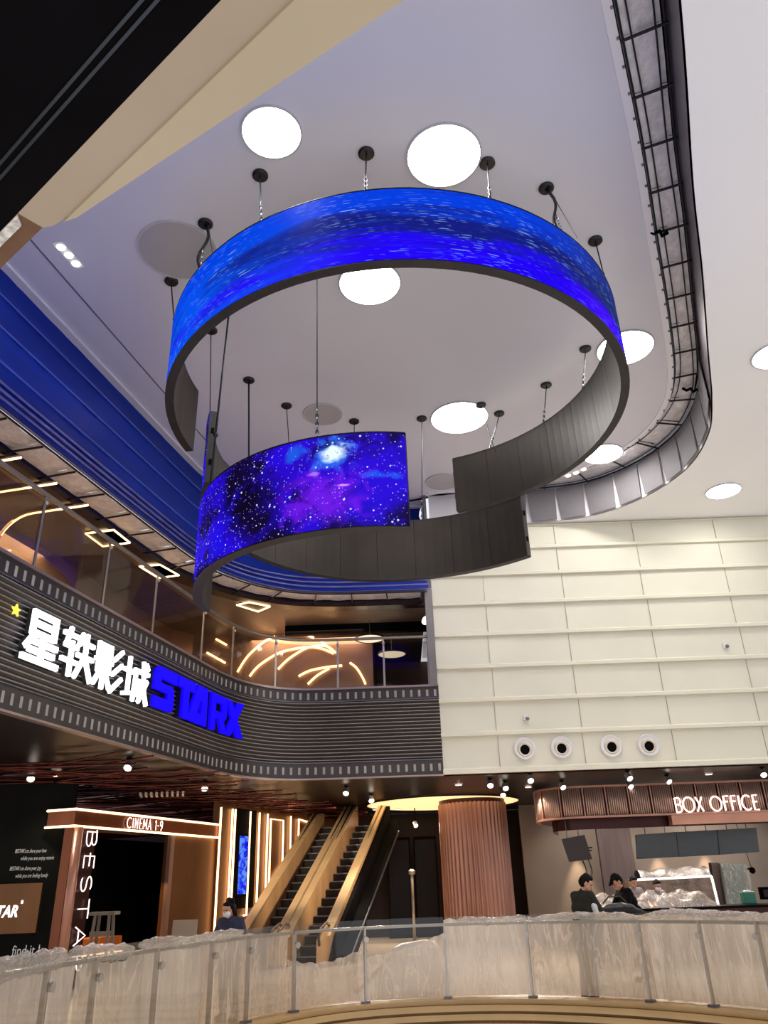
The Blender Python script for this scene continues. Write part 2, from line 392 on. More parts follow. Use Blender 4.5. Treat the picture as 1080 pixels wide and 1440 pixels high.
# ------------------------------------------------------------------ floor, slab edge, soffit, ceilings
b = MB(); fan(b, offset(RAIL, -0.0), away(RAIL), 0.0); struct('floor', b, M_tile)
b = MB()
b.sweep(RAIL, [(0.10, 0.12), (0.10, 0.06), (-0.25, 0.06), (-0.25, 0.12)]); k = struct('trim_1', b, M_kerb)
b = MB()
for i in range(6):
    z = 0.055-i*0.11
    b.sweep(RAIL, [(0.16, z), (0.17, z-0.03), (0.16, z-0.075), (0.0, z-0.075), (0.0, z)])
struct('trim_2', b, M_kerb, smooth='angle')
b = MB(); b.sweep(RAIL, [(0.12, 0.06), (0.12, -0.7), (-0.2, -0.7), (-0.2, 0.06)]); struct('wall_slab_edge', b, M_kerb2)

b = MB(); fan(b, FAS, away(FAS), ZS); b.add([(1.25, 20.02, ZS), (18, 20.02, ZS), (18, 34, ZS), (1.25, 34, ZS)], [(0, 1, 2, 3)])
struct('ceiling_lobby', b, M_dark)
b = MB(); fan(b, offset(FAS, -0.1), away(FAS), 6.0); struct('floor_upper', b, M_tile)

b = MB(); n = 40
La, Lb = cum(BLT), cum(SLI)
A = [at_len(BLT, La[-1]*i/n, La) for i in range(n+1)]; B = [at_len(SLI, Lb[-1]*i/n, Lb) for i in range(n+1)]
A[-1] = (1.12, 20.75); SLC = SLI+[(1.2, 19.8), (1.12, 20.75)]; Lb = cum(SLC); B = [at_len(SLC, Lb[-1]*i/n, Lb) for i in range(n+1)]
b.add([(p[0], p[1], ZC) for p in A]+[(p[0], p[1], ZC) for p in B], [(i, i+1, n+2+i, n+1+i) for i in range(n)])
ceil_in = struct('ceiling', b, M_ceil)
SEAM = offset(BLT, 0.92)
b = MB(); b.sweep(SEAM[1:26], [(-0.012, ZC-0.012), (0.012, ZC-0.012), (0.012, ZC+0.01), (-0.012, ZC+0.01)]); b.build('joint_line', mat('grey_joint', (104, 100, 112), .6, noise=(3, .05)), ceil_in)
b = MB(); b.sweep(BLT, [(0.0, ZC-0.03), (0.16, ZC-0.03), (0.16, ZC+0.02), (0, ZC+0.02)]); b.build('edge_strip', M_white, ceil_in)
b = MB(); b.sweep(BLT, [(0.16, ZC-0.045), (0.19, ZC-0.045), (0.19, ZC+0.02), (0.16, ZC+0.02)]); b.build('edge_bead', mat('edge_bead_white', (240, 238, 244), 0.4, noise=(2, 0.02)), ceil_in)
b = MB(); b.sweep(SLI, [(-0.13, ZC-0.02), (0.0, ZC-0.02), (0.0, ZC+0.05), (-0.13, ZC+0.05)]); b.build('slot_bead', mat('edge_bead_white', (240, 238, 244)), ceil_in)
b = MB(); L = cum(SLI)
for i in range(int(L[-1]/0.45)):
    p = at_len(SLI, i*0.45, L); q = at_len(SLI, i*0.45+0.02, L); b.box((p[0]-0.02, p[1], ZC-0.03), (0.035, 0.035, 0.03), math.atan2(q[1]-p[1], q[0]-p[0]))
b.build('edge_clip', M_steel, ceil_in)

b = MB(); outer = away([p for p in offset(SLO, 0)][::-1])[::-1]
fan(b, SLO, outer, ZO); c_out = struct('ceiling_outer', b, mat('white_outer_ceiling', (244, 244, 244), 0.6, noise=(0.4, 0.02)))
kk = min(range(len(SLO)), key=lambda i: math.dist(SLO[i], (7.3, 14.4)))
b = MB(); b.sweep(SLO[:kk+1], [(0.0, ZO), (0.0, ZC+0.3), (0.03, ZC+0.3), (0.03, ZO)]); struct('wall_slot', b, mat('slot_side_film', (70, 60, 66), 0.5, noise=(3, 0.2)))
b = MB(); b.sweep(SLO[kk:], [(0.0, ZO), (0.0, ZC+0.3), (0.03, ZC+0.3), (0.03, ZO)]); struct('wall_slot_curve', b, M_white)
b = MB(); fan(b, offset(SLI, -0.05), offset(SLO, 0.05), ZC+0.32); struct('ceiling_slot', b, M_black)

# camera-side floor above: black soffit with beige edge boards (top left of the view)
def q44(px, py, z=4.4): return PZ(px, py, z)
ed = (q44(330, 0)-q44(0, 345)).normalized(); nb = Vector((ed.y, -ed.x, 0)); nb = nb if nb.dot(Vector((-1, -1, 0))) > 0 else -nb
b = MB(); p = q44(330, 0)+ed*6; q = q44(25, 300); q2 = q44(0, 345)-ed*4
b.prism([p, q, q2, q2+nb*5, p+nb*5], (0, 0, 0.35)); s_near = struct('ceiling_near', b, M_black)
b = MB()
g0, g1 = q44(0, 240), q44(238, 0)
for o in (0.0, 0.035): b.bar(g0-ed*3+nb*o+Vector((0, 0, -0.002)), g1+ed*5+nb*o+Vector((0, 0, -0.002)), 0.012, 0.01)
b.build('track_line', mat('track_line_grey', (58, 62, 66), 0.35, metal=0.6, noise=(3, .1)), s_near)
b = MB(); far = q44(540, 0)+(q44(540, 0)-q44(60, 320)).normalized()*6
b.prism([q44(330, 0)+ed*7, far, q44(75, 318), q44(60, 320), q44(25, 300)], (0, 0, 0.22)); beige = struct('trim_3', b, M_beige)
b = MB(); f2 = q44(425, 0)+(q44(425, 0)-q44(108, 305)).normalized()*6
b.prism([f2+Vector((0, 0, -.012)), far+Vector((0, 0, -.012)), q44(108, 306, 4.388), q44(90, 312, 4.388)], (0, 0, 0.2)); b.build('edge_board', M_beige2, beige)
b = MB(); b.prism([q44(25, 300), q44(60, 320), q44(0, 372)-ed*1.0, q44(0, 345)-ed*1.0], (0, 0, 0.15)); struct('trim_4', b, M_brown)
b = MB(); b.prism([q44(24, 303, 4.39), q44(30, 318, 4.39), q44(0, 344, 4.39)-ed*.5, q44(0, 325, 4.39)-ed*.5], (0, 0, 0.02)); struct('trim_5', b, mat('torn_white_paper', (212, 204, 190), 0.9, noise=(30, 0.4)))

# ------------------------------------------------------------------ back wall of lapped cream panels
rows = [4.07, 4.17, 5.05, 5.9, 6.77, 7.64, 8.51, 9.34, 10.12, 10.82]
b = MB()
prof = [(20.3, 4.07), (19.90, 4.07)]
for i in range(1, len(rows)-1):
    z0, z1 = rows[i], rows[i+1]
    prof += [(19.90, z0), (19.93, z0+0.015), (20.0, z0+0.05), (19.985, z1-0.09), (19.90, z1-0.075)]
prof += [(19.99, rows[-1]), (20.3, rows[-1])]
XW0, XW1 = 1.24, 18
b.add([(XW0, y, z) for y, z in prof]+[(XW1, y, z) for y, z in prof], [(i, i+1, len(prof)+i+1, len(prof)+i) for i in range(len(prof)-1)]+[tuple(range(len(prof))), tuple(range(len(prof), 2*len(prof)))])
wb = struct('wall_back', b, M_cream)
b = MB()
for x in (2.68, 4.83, 7.05, 9.36, 11.6):
    for i in range(1, len(rows)-1):
        xx = x+random.uniform(-0.03, 0.03)
        b.hexa([(xx-.0045, 19.975, rows[i]+.05), (xx+.0045, 19.975, rows[i]+.05), (xx+.007, 20.02, rows[i]+.05), (xx-.007, 20.02, rows[i]+.05), (xx-.0045, 19.965, rows[i+1]-.09), (xx+.0045, 19.965, rows[i+1]-.09), (xx+.007, 20.02, rows[i+1]-.09), (xx-.007, 20.02, rows[i+1]-.09)])
b.build('panel_joint', M_seam, wb)
b = MB(); b.box((1.18, 20.35, 11.5), (.08, .95, 1.5)); struct('wall_corner', b, mat('grey_corner_board', (112, 110, 112), .7, noise=(3, .05)))
# air nozzles and small detectors on the cream wall
for x, z, lab in ((3.31, 4.62, 'first round white air nozzle low on the cream wall, nearest the ribbed fascia'), (4.23, 4.62, 'second round white air nozzle low on the cream wall'), (5.48, 4.61, 'third round white air nozzle low on the cream wall, after the wide gap'), (6.41, 4.60, 'last round white air nozzle low on the cream wall')):
    t = thing('air_nozzle', lab, 'air nozzle', (x, 19.97, z), 'round air nozzles on the cream wall'); c = Vector((x, 20.0, z)); ax = Vector((0, -1, -.12))
    b = MB(); b.lathe([(.17, .0), (.27, .0), (.275, .05), (.25, .085), (.18, .06), (.17, 0)], c, 36, axis=(0, -1, 0), cap=False); b.build('flange', M_white, t, smooth='angle')
    b = MB(); b.lathe([(.22, .01), (.20, .06), (.15, .11), (.12, .10), (.12, .02)], c+Vector((0, 0, -.02)), 32, axis=ax, cap=False); b.build('nozzle', mat('nozzle_cream', (214, 206, 190), .45, noise=(3, .05)), t, smooth='angle')
    b = MB(); b.lathe([(.01, .0), (.135, .0), (.135, .085), (.01, .085)], c+Vector((.02, 0, -.03)), 28, axis=ax); b.build('opening', M_black, t)
for x, z, lab in ((8.89, 7.06, 'small white wall detector high on the cream wall'), (3.43, 5.37, 'small white wall detector just above the air nozzles')):
    t = thing('wall_detector', lab, 'detector', (x, 19.97, z)); b = MB(); b.box((x, 19.965, z), (.13, .06, .13)); b.build('base', M_white, t, bevel=.01); b = MB(); b.ball((x+.03, 19.91, z-.02), .05, 10); b.build('lens', M_steel, t, smooth=True)
# corner post between glass balustrade and cream wall
b = MB(); b.box((1.13, 19.93, 7.6), (0.2, 0.12, 2.66)); struct('trim_6', b, mat('grey_corner_post', (122, 116, 116), 0.5, metal=.3, noise=(2, .08)))

# ------------------------------------------------------------------ ribbed fascia of the upper floor
b = MB(); prof = [(-0.12, 4.05), (0.02, 4.05), (0.02, 4.45)]
z = 4.45
while z < 5.93:
    prof += [(0.0, z), (0.035, z+0.05), (0.0, z+0.085)]; z += 0.088
prof += [(0.02, 5.95), (0.02, ZF), (-0.12, ZF)]
b.sweep(FAS, prof); wl = struct('wall_left', b, M_rib)
b = MB(); z = 4.45
while z < 5.93:
    b.sweep(FAS, [(0.028, z+0.040), (0.045, z+0.044), (0.045, z+0.054), (0.028, z+0.058)]); z += 0.088
b.build('ridge_lines', M_line, wl)
b = MB(); L = cum(FAS); s = 10.0
while s < L[-1]-0.05:
    p = at_len(FAS, s, L); q = at_len(FAS, s+0.02, L); a = math.atan2(q[1]-p[1], q[0]-p[0]); nx, ny = math.sin(a), -math.cos(a)
    for zc in (4.25, 6.09): b.box((p[0]+nx*.022, p[1]+ny*.022, zc), (0.06, 0.012, 0.17), a)
    s += 0.205
b.build('perforations', M_perf, wl)
b = MB()
for z0, z1 in ((4.04, 4.075), (6.25, 6.30)): b.sweep(FAS, [(-0.06, z0), (0.06, z0), (0.06, z1), (-0.06, z1)])
b.build('edge_trim', M_trim, wl)
b = MB()
for z0 in (4.43, 5.94): b.sweep(FAS, [(0.0, z0), (0.045, z0), (0.045, z0+0.02), (0.0, z0+.02)])
b.build('band_trim', M_steel, wl)

# ------------------------------------------------------------------ upper corridor behind the balustrade
b = MB(); fan(b, offset(BLB, -0.74), away(BLB), ZU); struct('ceiling_upper', b, M_upceil)
WU = [(-12.6, -5), (-11.4, 0), (-8.55, 12.4), (-7.6, 16.6), (-6.9, 20.2), (-6.5, 22.2), (-6.0, 22.9), (-5.3, 23.1), (-.5, 23.1), (-.45, 27), (1.6, 27.0)]
b = MB(); b.sweep(WU, [(0, 6.0), (0, ZU), (-0.1, ZU), (-0.1, 6.0)]); struct('wall_upper', b, M_upwall)
b = MB(); b.add([(1.5, 20.3, 6), (1.5, 27, 6), (1.5, 27, ZU), (1.5, 20.3, ZU)], [(0, 1, 2, 3)]); struct('wall_upper_side', b, M_black)
b = MB(); PB = offset(BLB, -0.74); b.sweep(PB, [(0, ZU-0.03), (-0.34, ZU-0.03), (-0.34, ZU+.4), (0, ZU+.4)]); struct('trim_7', b, mat('dark_red_bulkhead', (40, 22, 20), 0.25, noise=(2, .2)))
b = MB(); b.box((-0.9, 22.4, 8.64), (4.4, 0.2, 0.28)); struct('trim_8', b, M_black)

# ------------------------------------------------------------------ blue film over the unfinished parapet
def loft_pt(t, f, out=0.0):
    a = at_len(BLT, t*_LT[-1], _LT); c = at_len(BLB, t*_LB[-1], _LB); z = ZC+.03+(8.87-ZC)*f
    return Vector((a[0]+(c[0]-a[0])*f+out*0.93, a[1]+(c[1]-a[1])*f-out*0.1, z))
_LT, _LB = cum(BLT), cum(BLB)
wf = thing('film_covered_parapet', 'long blue plastic film stretched over parapet rails below the white ceiling', 'plastic cover', (-6, 10, 8.9))
b = MB(); fr = [0, .06, .12, .23, .35, .46, .58, .70, .78, .84, .89, .94, 1.0]; dep = [.02, -.04, -.06, .04, -.03, .04, -.04, .05, -.02, .05, .0, .06, .03]
N = 90
vs = [loft_pt(i/N, f, d+random.uniform(-.012, .012)) for i in range(N+1) for f, d in zip(fr, dep)]; k = len(fr)
b.add(vs, [(i*k+j, (i+1)*k+j, (i+1)*k+j+1, i*k+j+1) for i in range(N) for j in range(k-1)]); b.build('film', M_blue, wf, smooth=True)
for f, rr in ((.23, .022), (.46, .022), (.70, .024), (.84, .028), (.89, .03), (.94, .03), (1.0, .035)):
    b = MB(); b.tube([loft_pt(i/60, f, .055 if f < .8 else .07) for i in range(61)], rr, 6); b.build('rail', M_bluerail if f < .8 else mat('violet_rail', (120, 116, 176), .3, metal=.4, noise=(3, .2)), wf, smooth=True)

# ------------------------------------------------------------------ ladder-like frames of the two open ceiling slots
def across(a, q, path, L):
    """the point of another path straight across from a"""
    d = math.dist(a, q) or 1; t = ((q[0]-a[0])/d, (q[1]-a[1])/d)
    cand = [at_len(path, L[-1]*k/400, L) for k in range(401)]; cand = [c for c in cand if math.dist(a, c) < 1.6] or cand
    return min(cand, key=lambda c: abs((c[0]-a[0])*t[0]+(c[1]-a[1])*t[1])+.05*math.dist(a, c))
def ladder(name, label, pin, pout, z, step, s0, s1, loc):
    t = thing(name, label, 'ceiling frame', loc)
    Li, Lo = cum(pin), cum(pout)
    for pth, o in ((pin, .04), (pout, -.04), (pin, .16), (pout, -.16)):
        b = MB(); m = [at_len(pth, cum(pth)[-1]*i/70) for i in range(71)]; m = offset(m, o); b.tube([(p[0], p[1], z+(0.0 if abs(o) < .1 else .01)) for p in m], (.02 if abs(o) < .1 else .013), 6); b.build('rail', M_dsteel, t, smooth=True)
    n = int((s1-s0)*Li[-1]/step)
    for i in range(n+1):
        f = s0+(s1-s0)*i/n; a = at_len(pin, f*Li[-1], Li); c = across(a, at_len(pin, f*Li[-1]+.05, Li), pout, Lo)
        b = MB(); b.bar((a[0], a[1], z-.01), (c[0], c[1], z-.01), .032, .03); b.build('rung', M_dsteel, t)
        if i < n:
            f2 = s0+(s1-s0)*(i+1)/n; a2 = at_len(pin, f2*Li[-1], Li); c2 = across(a2, at_len(pin, f2*Li[-1]-.05, Li), pout, Lo); ph = random.random()*6
            def fn(u, v):
                p = Vector((a[0]+(a2[0]-a[0])*u, a[1]+(a2[1]-a[1])*u, 0)); q = Vector((c[0]+(c2[0]-c[0])*u, c[1]+(c2[1]-c[1])*u, 0))
                r = p.lerp(q, .10+.78*v); r.z = z+.075-.02*math.sin(math.pi*u)*math.sin(math.pi*v)+.012*math.sin(9*u+ph)*math.cos(7*v+ph); return r
            b = MB(); b.grid(fn, 8, 8); b.build('film_panel', M_gfilm, t, smooth=True)
    return t
lad = ladder('slot_frame', 'dark steel ladder frame with grey film panels in the curved ceiling slot', SLI, SLO, ZC+.06, 0.92, .17, .985, (5, 10, ZC))
for px, py in ((912, 324), (960, 546)):    # scraps of dark tape and cloth hanging in the slot
    p = PZ(px, py, ZC+.02); b = MB()
    b.tube([p+Vector((.0, 0, 0)), p+Vector((.1, .05, -.03)), p+Vector((.2, .02, 0)), p+Vector((.26, .1, -.04)), p+Vector((.36, .06, 0))], .035, 6); b.build('tape_scrap', M_black, lad, smooth=True)
BLO = offset(BLB, -0.78)
ladder('parapet_frame', 'steel frame with crumpled grey film panels under the blue film', BLB, BLO, 8.84, 0.95, .22, .995, (-6, 10, 8.84))

# grey boards standing along the curved edge of the slot
L = cum(SLO)
def s_of(px, py): 
    q = PZ(px, py, ZO); return min(((q.x-at_len(SLO, L[-1]*i/800, L)[0])**2+(q.y-at_len(SLO, L[-1]*i/800, L)[1])**2, L[-1]*i/800) for i in range(801))[1]
ends = [s_of(*p) for p in ((996, 560), (997, 600), (987, 632), (965, 660), (940, 680), (906, 698), (868, 712), (826, 722), (788, 728), (745, 735), (700, 740), (655, 745))]
names = ['outermost narrow grey board where the ceiling slot starts to curve', 'second grey board along the slot curve, narrow and steep', 'third grey board along the curved slot edge, beside the narrow ones', 'grey board at the sharpest bend of the slot edge',
         'grey board just past the sharp bend of the slot edge', 'pinkish grey board midway along the slot curve', 'wide grey board on the slot curve above the smaller outer lamp', 'wide grey board on the slot curve nearest the cream wall corner light', 'grey slot edge board touching the cream wall top', 'grey slot edge board beside the dark ring end', 'last grey slot edge board, mostly behind the dark ring']
ends = sorted(set(ends))
for i in range(len(ends)-1):
    s0, s1 = ends[i]+.02, ends[i+1]-.02
    if s1-s0 < .15: continue
    a, c = at_len(SLO, s0, L), at_len(SLO, s1, L); d = Vector((c[0]-a[0], c[1]-a[1], 0)).normalized(); nn = Vector((-d.y, d.x, 0))
    A0, C0 = Vector((a[0], a[1], 0))+nn*.06, Vector((c[0], c[1], 0))+nn*.06
    top, bot = Vector((0, 0, ZC-.0)), Vector((0, 0, ZO+.02)); sh = (s1-s0)*.07
    b = MB(); b.prism([A0+bot+d*sh, C0+bot-d*sh, C0+top, A0+top], nn*-.02)
    tag(b.build('edge_board', M_board), names[min(i, len(names)-1)], 'board', 'grey boards along the slot edge')

# ------------------------------------------------------------------ LED ring: procedural pictures on the screens
class NT:
    def __init__(s, name):
        s.m = bpy.data.materials.new(name); s.m.use_nodes = True; s.t = s.m.node_tree; s.t.nodes.clear(); s.uv = s.n('ShaderNodeTexCoord').outputs['UV']
    def n(s, k, **kw):
        o = s.t.nodes.new(k)
        for a, v in kw.items(): setattr(o, a, v)
        return o
    def l(s, a, b_): s.t.links.new(a, b_)
    def map(s, scale=(1, 1, 1), loc=(0, 0, 0), src=None, rot=0.0):
        o = s.n('ShaderNodeMapping'); o.inputs['Rotation'].default_value = (0, 0, rot); o.inputs['Scale'].default_value = scale; o.inputs['Location'].default_value = loc; s.l(src or s.uv, o.inputs[0]); return o.outputs[0]
    def noise(s, scale, detail=4, vec=None, dist=0.0):
        o = s.n('ShaderNodeTexNoise'); o.inputs['Scale'].default_value = scale; o.inputs['Detail'].default_value = detail; o.inputs['Distortion'].default_value = dist; s.l(vec or s.uv, o.inputs['Vector']); return o.outputs['Fac']
    def rng(s, v, a, b_, c=0.0, d=1.0):
        o = s.n('ShaderNodeMapRange', interpolation_type='SMOOTHSTEP'); o.inputs['From Min'].default_value = a; o.inputs['From Max'].default_value = b_; o.inputs['To Min'].default_value = c; o.inputs['To Max'].default_value = d; s.l(v, o.inputs['Value']); return o.outputs[0]
    def math(s, op, a, b_):
        o = s.n('ShaderNodeMath', operation=op)
        for i, q in enumerate((a, b_)):
            if isinstance(q, (int, float)): o.inputs[i].default_value = q
            else: s.l(q, o.inputs[i])
        return o.outputs[0]
    def mix(s, f, a, b_):
        o = s.n('ShaderNodeMix', data_type='RGBA')
        if isinstance(f, (int, float)): o.inputs[0].default_value = f
        else: s.l(f, o.inputs[0])
        for i, q in ((6, a), (7, b_)):
            if isinstance(q, tuple): o.inputs[i].default_value = (*lin(q), 1)
            else: s.l(q, o.inputs[i])
        return o.outputs[2]
    def blob(s, c, r, soft=0.1):
        d = s.n('ShaderNodeVectorMath', operation='DISTANCE'); s.l(s.map((1/r[0], 1/r[1], 0), (-c[0]/r[0], -c[1]/r[1], 0)), d.inputs[0]); d.inputs[1].default_value = (0, 0, 0)
        nz = s.noise(4.5, 6, None, .8); return s.rng(s.math('ADD', d.outputs['Value'], s.math('MULTIPLY', s.math('SUBTRACT', nz, .5), 2.2)), 1.05, soft)
    def stars(s, scale, r, vec=None):
        o = s.n('ShaderNodeTexVoronoi'); o.inputs['Scale'].default_value = scale; s.l(vec or s.uv, o.inputs['Vector'])
        sx = s.n('ShaderNodeSeparateColor'); s.l(o.outputs['Color'], sx.inputs[0])
        thr = s.rng(sx.outputs[0], .35, 1.0, 0.0, r)
        return s.rng(s.math('SUBTRACT', o.outputs['Distance'], thr), 0.02, -0.02)
    def done(s, col, strength):
        e = s.n('ShaderNodeEmission'); s.l(col, e.inputs[0]); e.inputs[1].default_value = strength
        g = s.n('ShaderNodeBsdfGlossy'); g.inputs['Color'].default_value = (.006, .006, .006, 1); g.inputs['Roughness'].default_value = .4
        a = s.n('ShaderNodeAddShader'); s.l(e.outputs[0], a.inputs[0]); s.l(g.outputs[0], a.inputs[1])
        o = s.n('ShaderNodeOutputMaterial'); s.l(a.outputs[0], o.inputs[0]); return s.m
def led_streaks():
    t = NT('led_star_streaks'); sep = t.n('ShaderNodeSeparateXYZ'); t.l(t.uv, sep.inputs[0]); u, v = sep.outputs[0], sep.outputs[1]
    cl = t.noise(1.0, 7, t.map((.45, 4.5, 1)), .8)
    base = t.mix(t.rng(t.math('ADD', v, t.math('MULTIPLY', t.math('SUBTRACT', cl, .5), 1.0)), .25, .62), (34, 0, 250), (18, 28, 128))
    base = t.mix(t.rng(t.math('ADD', v, t.math('MULTIPLY', t.math('SUBTRACT', cl, .5), .9)), .78, 1.05), base, (0, 62, 226))
    base = t.mix(t.math('MULTIPLY', t.rng(u, 11.8, 15.2), t.rng(t.noise(1.3, 5, t.map((.4, 2.6, 1), (5, 2, 0))), .3, .62)), base, (0, 80, 240))
    base = t.mix(t.math('MULTIPLY', t.rng(u, 9.8, 7.2), t.rng(v, .30, .62, 0, .9)), base, (38, 48, 108))
    base = t.mix(t.math('MULTIPLY', t.rng(u, 9.2, 7.6), t.rng(v, .55, .25, 0, .5)), base, (88, 20, 246))
    base = t.mix(t.rng(u, 6.4, 5.2), base, (46, 44, 70))
    st = t.math('MAXIMUM', t.stars(1.0, .25, t.map((2.0, 27, 1), (0, 0, 0), rot=.05)), t.math('MULTIPLY', t.math('MAXIMUM', t.stars(1.0, .36, t.map((4.1, 45, 1), (7, 3, 0), rot=-.04)), t.stars(1.0, .36, t.map((6.2, 66, 1), (2, 5, 0), rot=.06))), .5))
    base = t.mix(t.rng(t.noise(1.0, 6, t.map((.7, 14, 1), (2, 9, 0)), .4), .56, .78, 0, .40), base, (10, 84, 246))
    base = t.mix(t.rng(t.noise(1.0, 6, t.map((.6, 11, 1), (9, 1, 0)), .4), .55, .75, 0, .5), base, (16, 14, 110))
    base = t.mix(t.math('MULTIPLY', st, t.rng(t.noise(.9, 3, t.map((1.3, 1.9, 1))), .40, .66, .06, .85)), base, (140, 182, 255))
    return t.done(base, 1.0)
def led_galaxy():
    t = NT('led_galaxy'); cl = t.noise(.95, 6, t.map((1, 1, 1), (3.3, 1.7, 0)), .5)
    base = t.mix(t.rng(cl, .42, .62), (18, 8, 46), (38, 10, 216))
    base = t.mix(t.blob((1.0, .85), (1.6, .9)), base, (44, 8, 214))
    base = t.mix(t.math('MULTIPLY', t.blob((1.15, .45), (.75, .5)), .9), base, (112, 24, 232))
    base = t.mix(t.blob((2.4, .75), (.85, .55)), base, (14, 7, 34))
    base = t.mix(t.blob((3.0, .3), (.45, .5)), base, (30, 14, 226))
    base = t.mix(t.blob((3.9, .35), (.8, .4)), base, (44, 16, 236))
    base = t.mix(t.blob((4.5, .9), (.25, .6)), base, (0, 70, 226))
    base = t.mix(t.blob((3.45, .85), (.6, .4)), base, (16, 10, 40))
    base = t.mix(t.blob((.3, .74), (.3, .07)), base, (30, 90, 245))
    base = t.mix(t.math('MULTIPLY', t.blob((1.55, 1.2), (.2, .15)), .8), base, (24, 96, 230))
    base = t.mix(t.blob((1.0, 1.12), (.36, .3)), base, (40, 130, 246))
    base = t.mix(t.blob((.97, 1.14), (.24, .16), .3), base, (232, 252, 255))
    base = t.mix(t.math('MULTIPLY', t.blob((1.25, .84), (.10, .03)), .55), base, (220, 130, 250))
    base = t.mix(t.blob((.85, .62), (.09, .02)), base, (228, 150, 250))
    base = t.mix(t.stars(13, .20), base, (210, 220, 255)); base = t.mix(t.math('MULTIPLY', t.stars(30, .32), .85), base, (130, 120, 250))
    return t.done(base, 1.05)
LED_A, LED_B = led_streaks(), led_galaxy()
TK = .14
def ring(name, label, cx, cy, rad, zb, zt, a0, a1, led, cell, hole_end=None, tilt=0.0, loc=None):
    """an arc of LED cabinets: outer face is the screen; rad(a) is the outer radius at angle a (degrees)"""
    t = thing(name, label, 'screen', loc or (cx, cy, zb))
    ln = abs(R(a1-a0))*rad((a0+a1)/2); n = max(4, round(ln/cell)); sub = 4
    def P(a, r, z): return Vector((cx+r*math.cos(R(a)), cy+r*math.sin(R(a)), z+tilt*math.cos(R(a))))
    for i in range(n):
        b = MB(); e = 0.05*(1 if a1 > a0 else -1)
        for j in range(sub):
            q0 = a0+(a1-a0)*(i+j/sub)/n+(e if j == 0 else 0); q1 = a0+(a1-a0)*(i+(j+1)/sub)/n-(e if j == sub-1 else 0)
            vs = []
            for q in (q0, q1):
                r = rad(q); vs += [P(q, r-TK, zb), P(q, r-.012, zb), P(q, r-.012, zt), P(q, r-TK, zt)]
            fs = [(0, 4, 5, 1), (1, 5, 6, 2), (2, 6, 7, 3), (3, 7, 4, 0)]
            if j == 0: fs.append((0, 1, 2, 3))
            if j == sub-1: fs.append((7, 6, 5, 4))
            b.add(vs, fs)
        b.build('cabinet', M_cab if name != 'middle' else M_cab, t)
    b = MB(); m = n*sub; vs = []; us = []
    for i in range(m+1):
        q = a0+(a1-a0)*i/m
        for z in (zb+.012, zt-.012): vs.append(P(q, rad(q), z)); us.append((ln*i/m, z-zb))
    b.add(vs, [(2*i, 2*i+2, 2*i+3, 2*i+1) for i in range(m)], us); b.build('screen', led, t, smooth=True)
    b = MB()
    for z, h in ((zb, -.012), (zt, .012)):
        vs = []
        for i in range(m+1):
            q = a0+(a1-a0)*i/m; r = rad(q); vs += [P(q, r-TK-.006, z), P(q, r+.004, z), P(q, r+.004, z+h), P(q, r-TK-.006, z+h)]
        b.add(vs, [(4*i+k, 4*(i+1)+k, 4*(i+1)+(k+1) % 4, 4*i+(k+1) % 4) for i in range(m) for k in range(4)]+[(0, 1, 2, 3), (4*m+3, 4*m+2, 4*m+1, 4*m)])
    b.build('edge_profile', M_cabedge, t)
    for a, s in ((a0, -1 if a1 > a0 else 1), (a1, 1 if a1 > a0 else -1)):
        b = MB(); dq = s*.25
        r = rad(a); b.hexa([P(a, r-TK, zb), P(a, r, zb), P(a+dq, r, zb), P(a+dq, r-TK, zb), P(a, r-TK, zt), P(a, r, zt), P(a+dq, r, zt), P(a+dq, r-TK, zt)])
        cp = b.build('end_plate', M_cabedge, t)
        b = MB()
        for f in (.28, .72):
            z = zb+(zt-zb)*f; d2 = s*.5; b.hexa([P(a, r-.095, z-.05), P(a, r-.045, z-.05), P(a+d2, r-.045, z-.05), P(a+d2, r-.095, z-.05), P(a, r-.095, z+.05), P(a, r-.045, z+.05), P(a+d2, r-.045, z+.05), P(a+d2, r-.095, z+.05)])
        b.build('connector_socket', M_black, cp)
    return t
CX, CY = 0.30, 11.97
ring('led_ring', 'big upper LED ring showing bright blue star streaks on its outside', CX, CY, lambda a: 4.11, 9.25, 10.6, 70, -190, LED_A, .86)
def radC(a): return 4.11 if a < 105 else 4.11-(a-105)/90*.76
ring('led_ring', 'middle dark LED arc with its grey inside facing the viewer, two open ends', CX, CY, radC, 7.74, 9.13, 48, 195, LED_B, .86, tilt=.05)
ring('led_ring', 'lowest LED arc showing a dark purple galaxy with a white star cloud', -.21, 11.78, lambda a: 2.85, 5.79, 7.2, -79.2, -185, LED_B, .6)

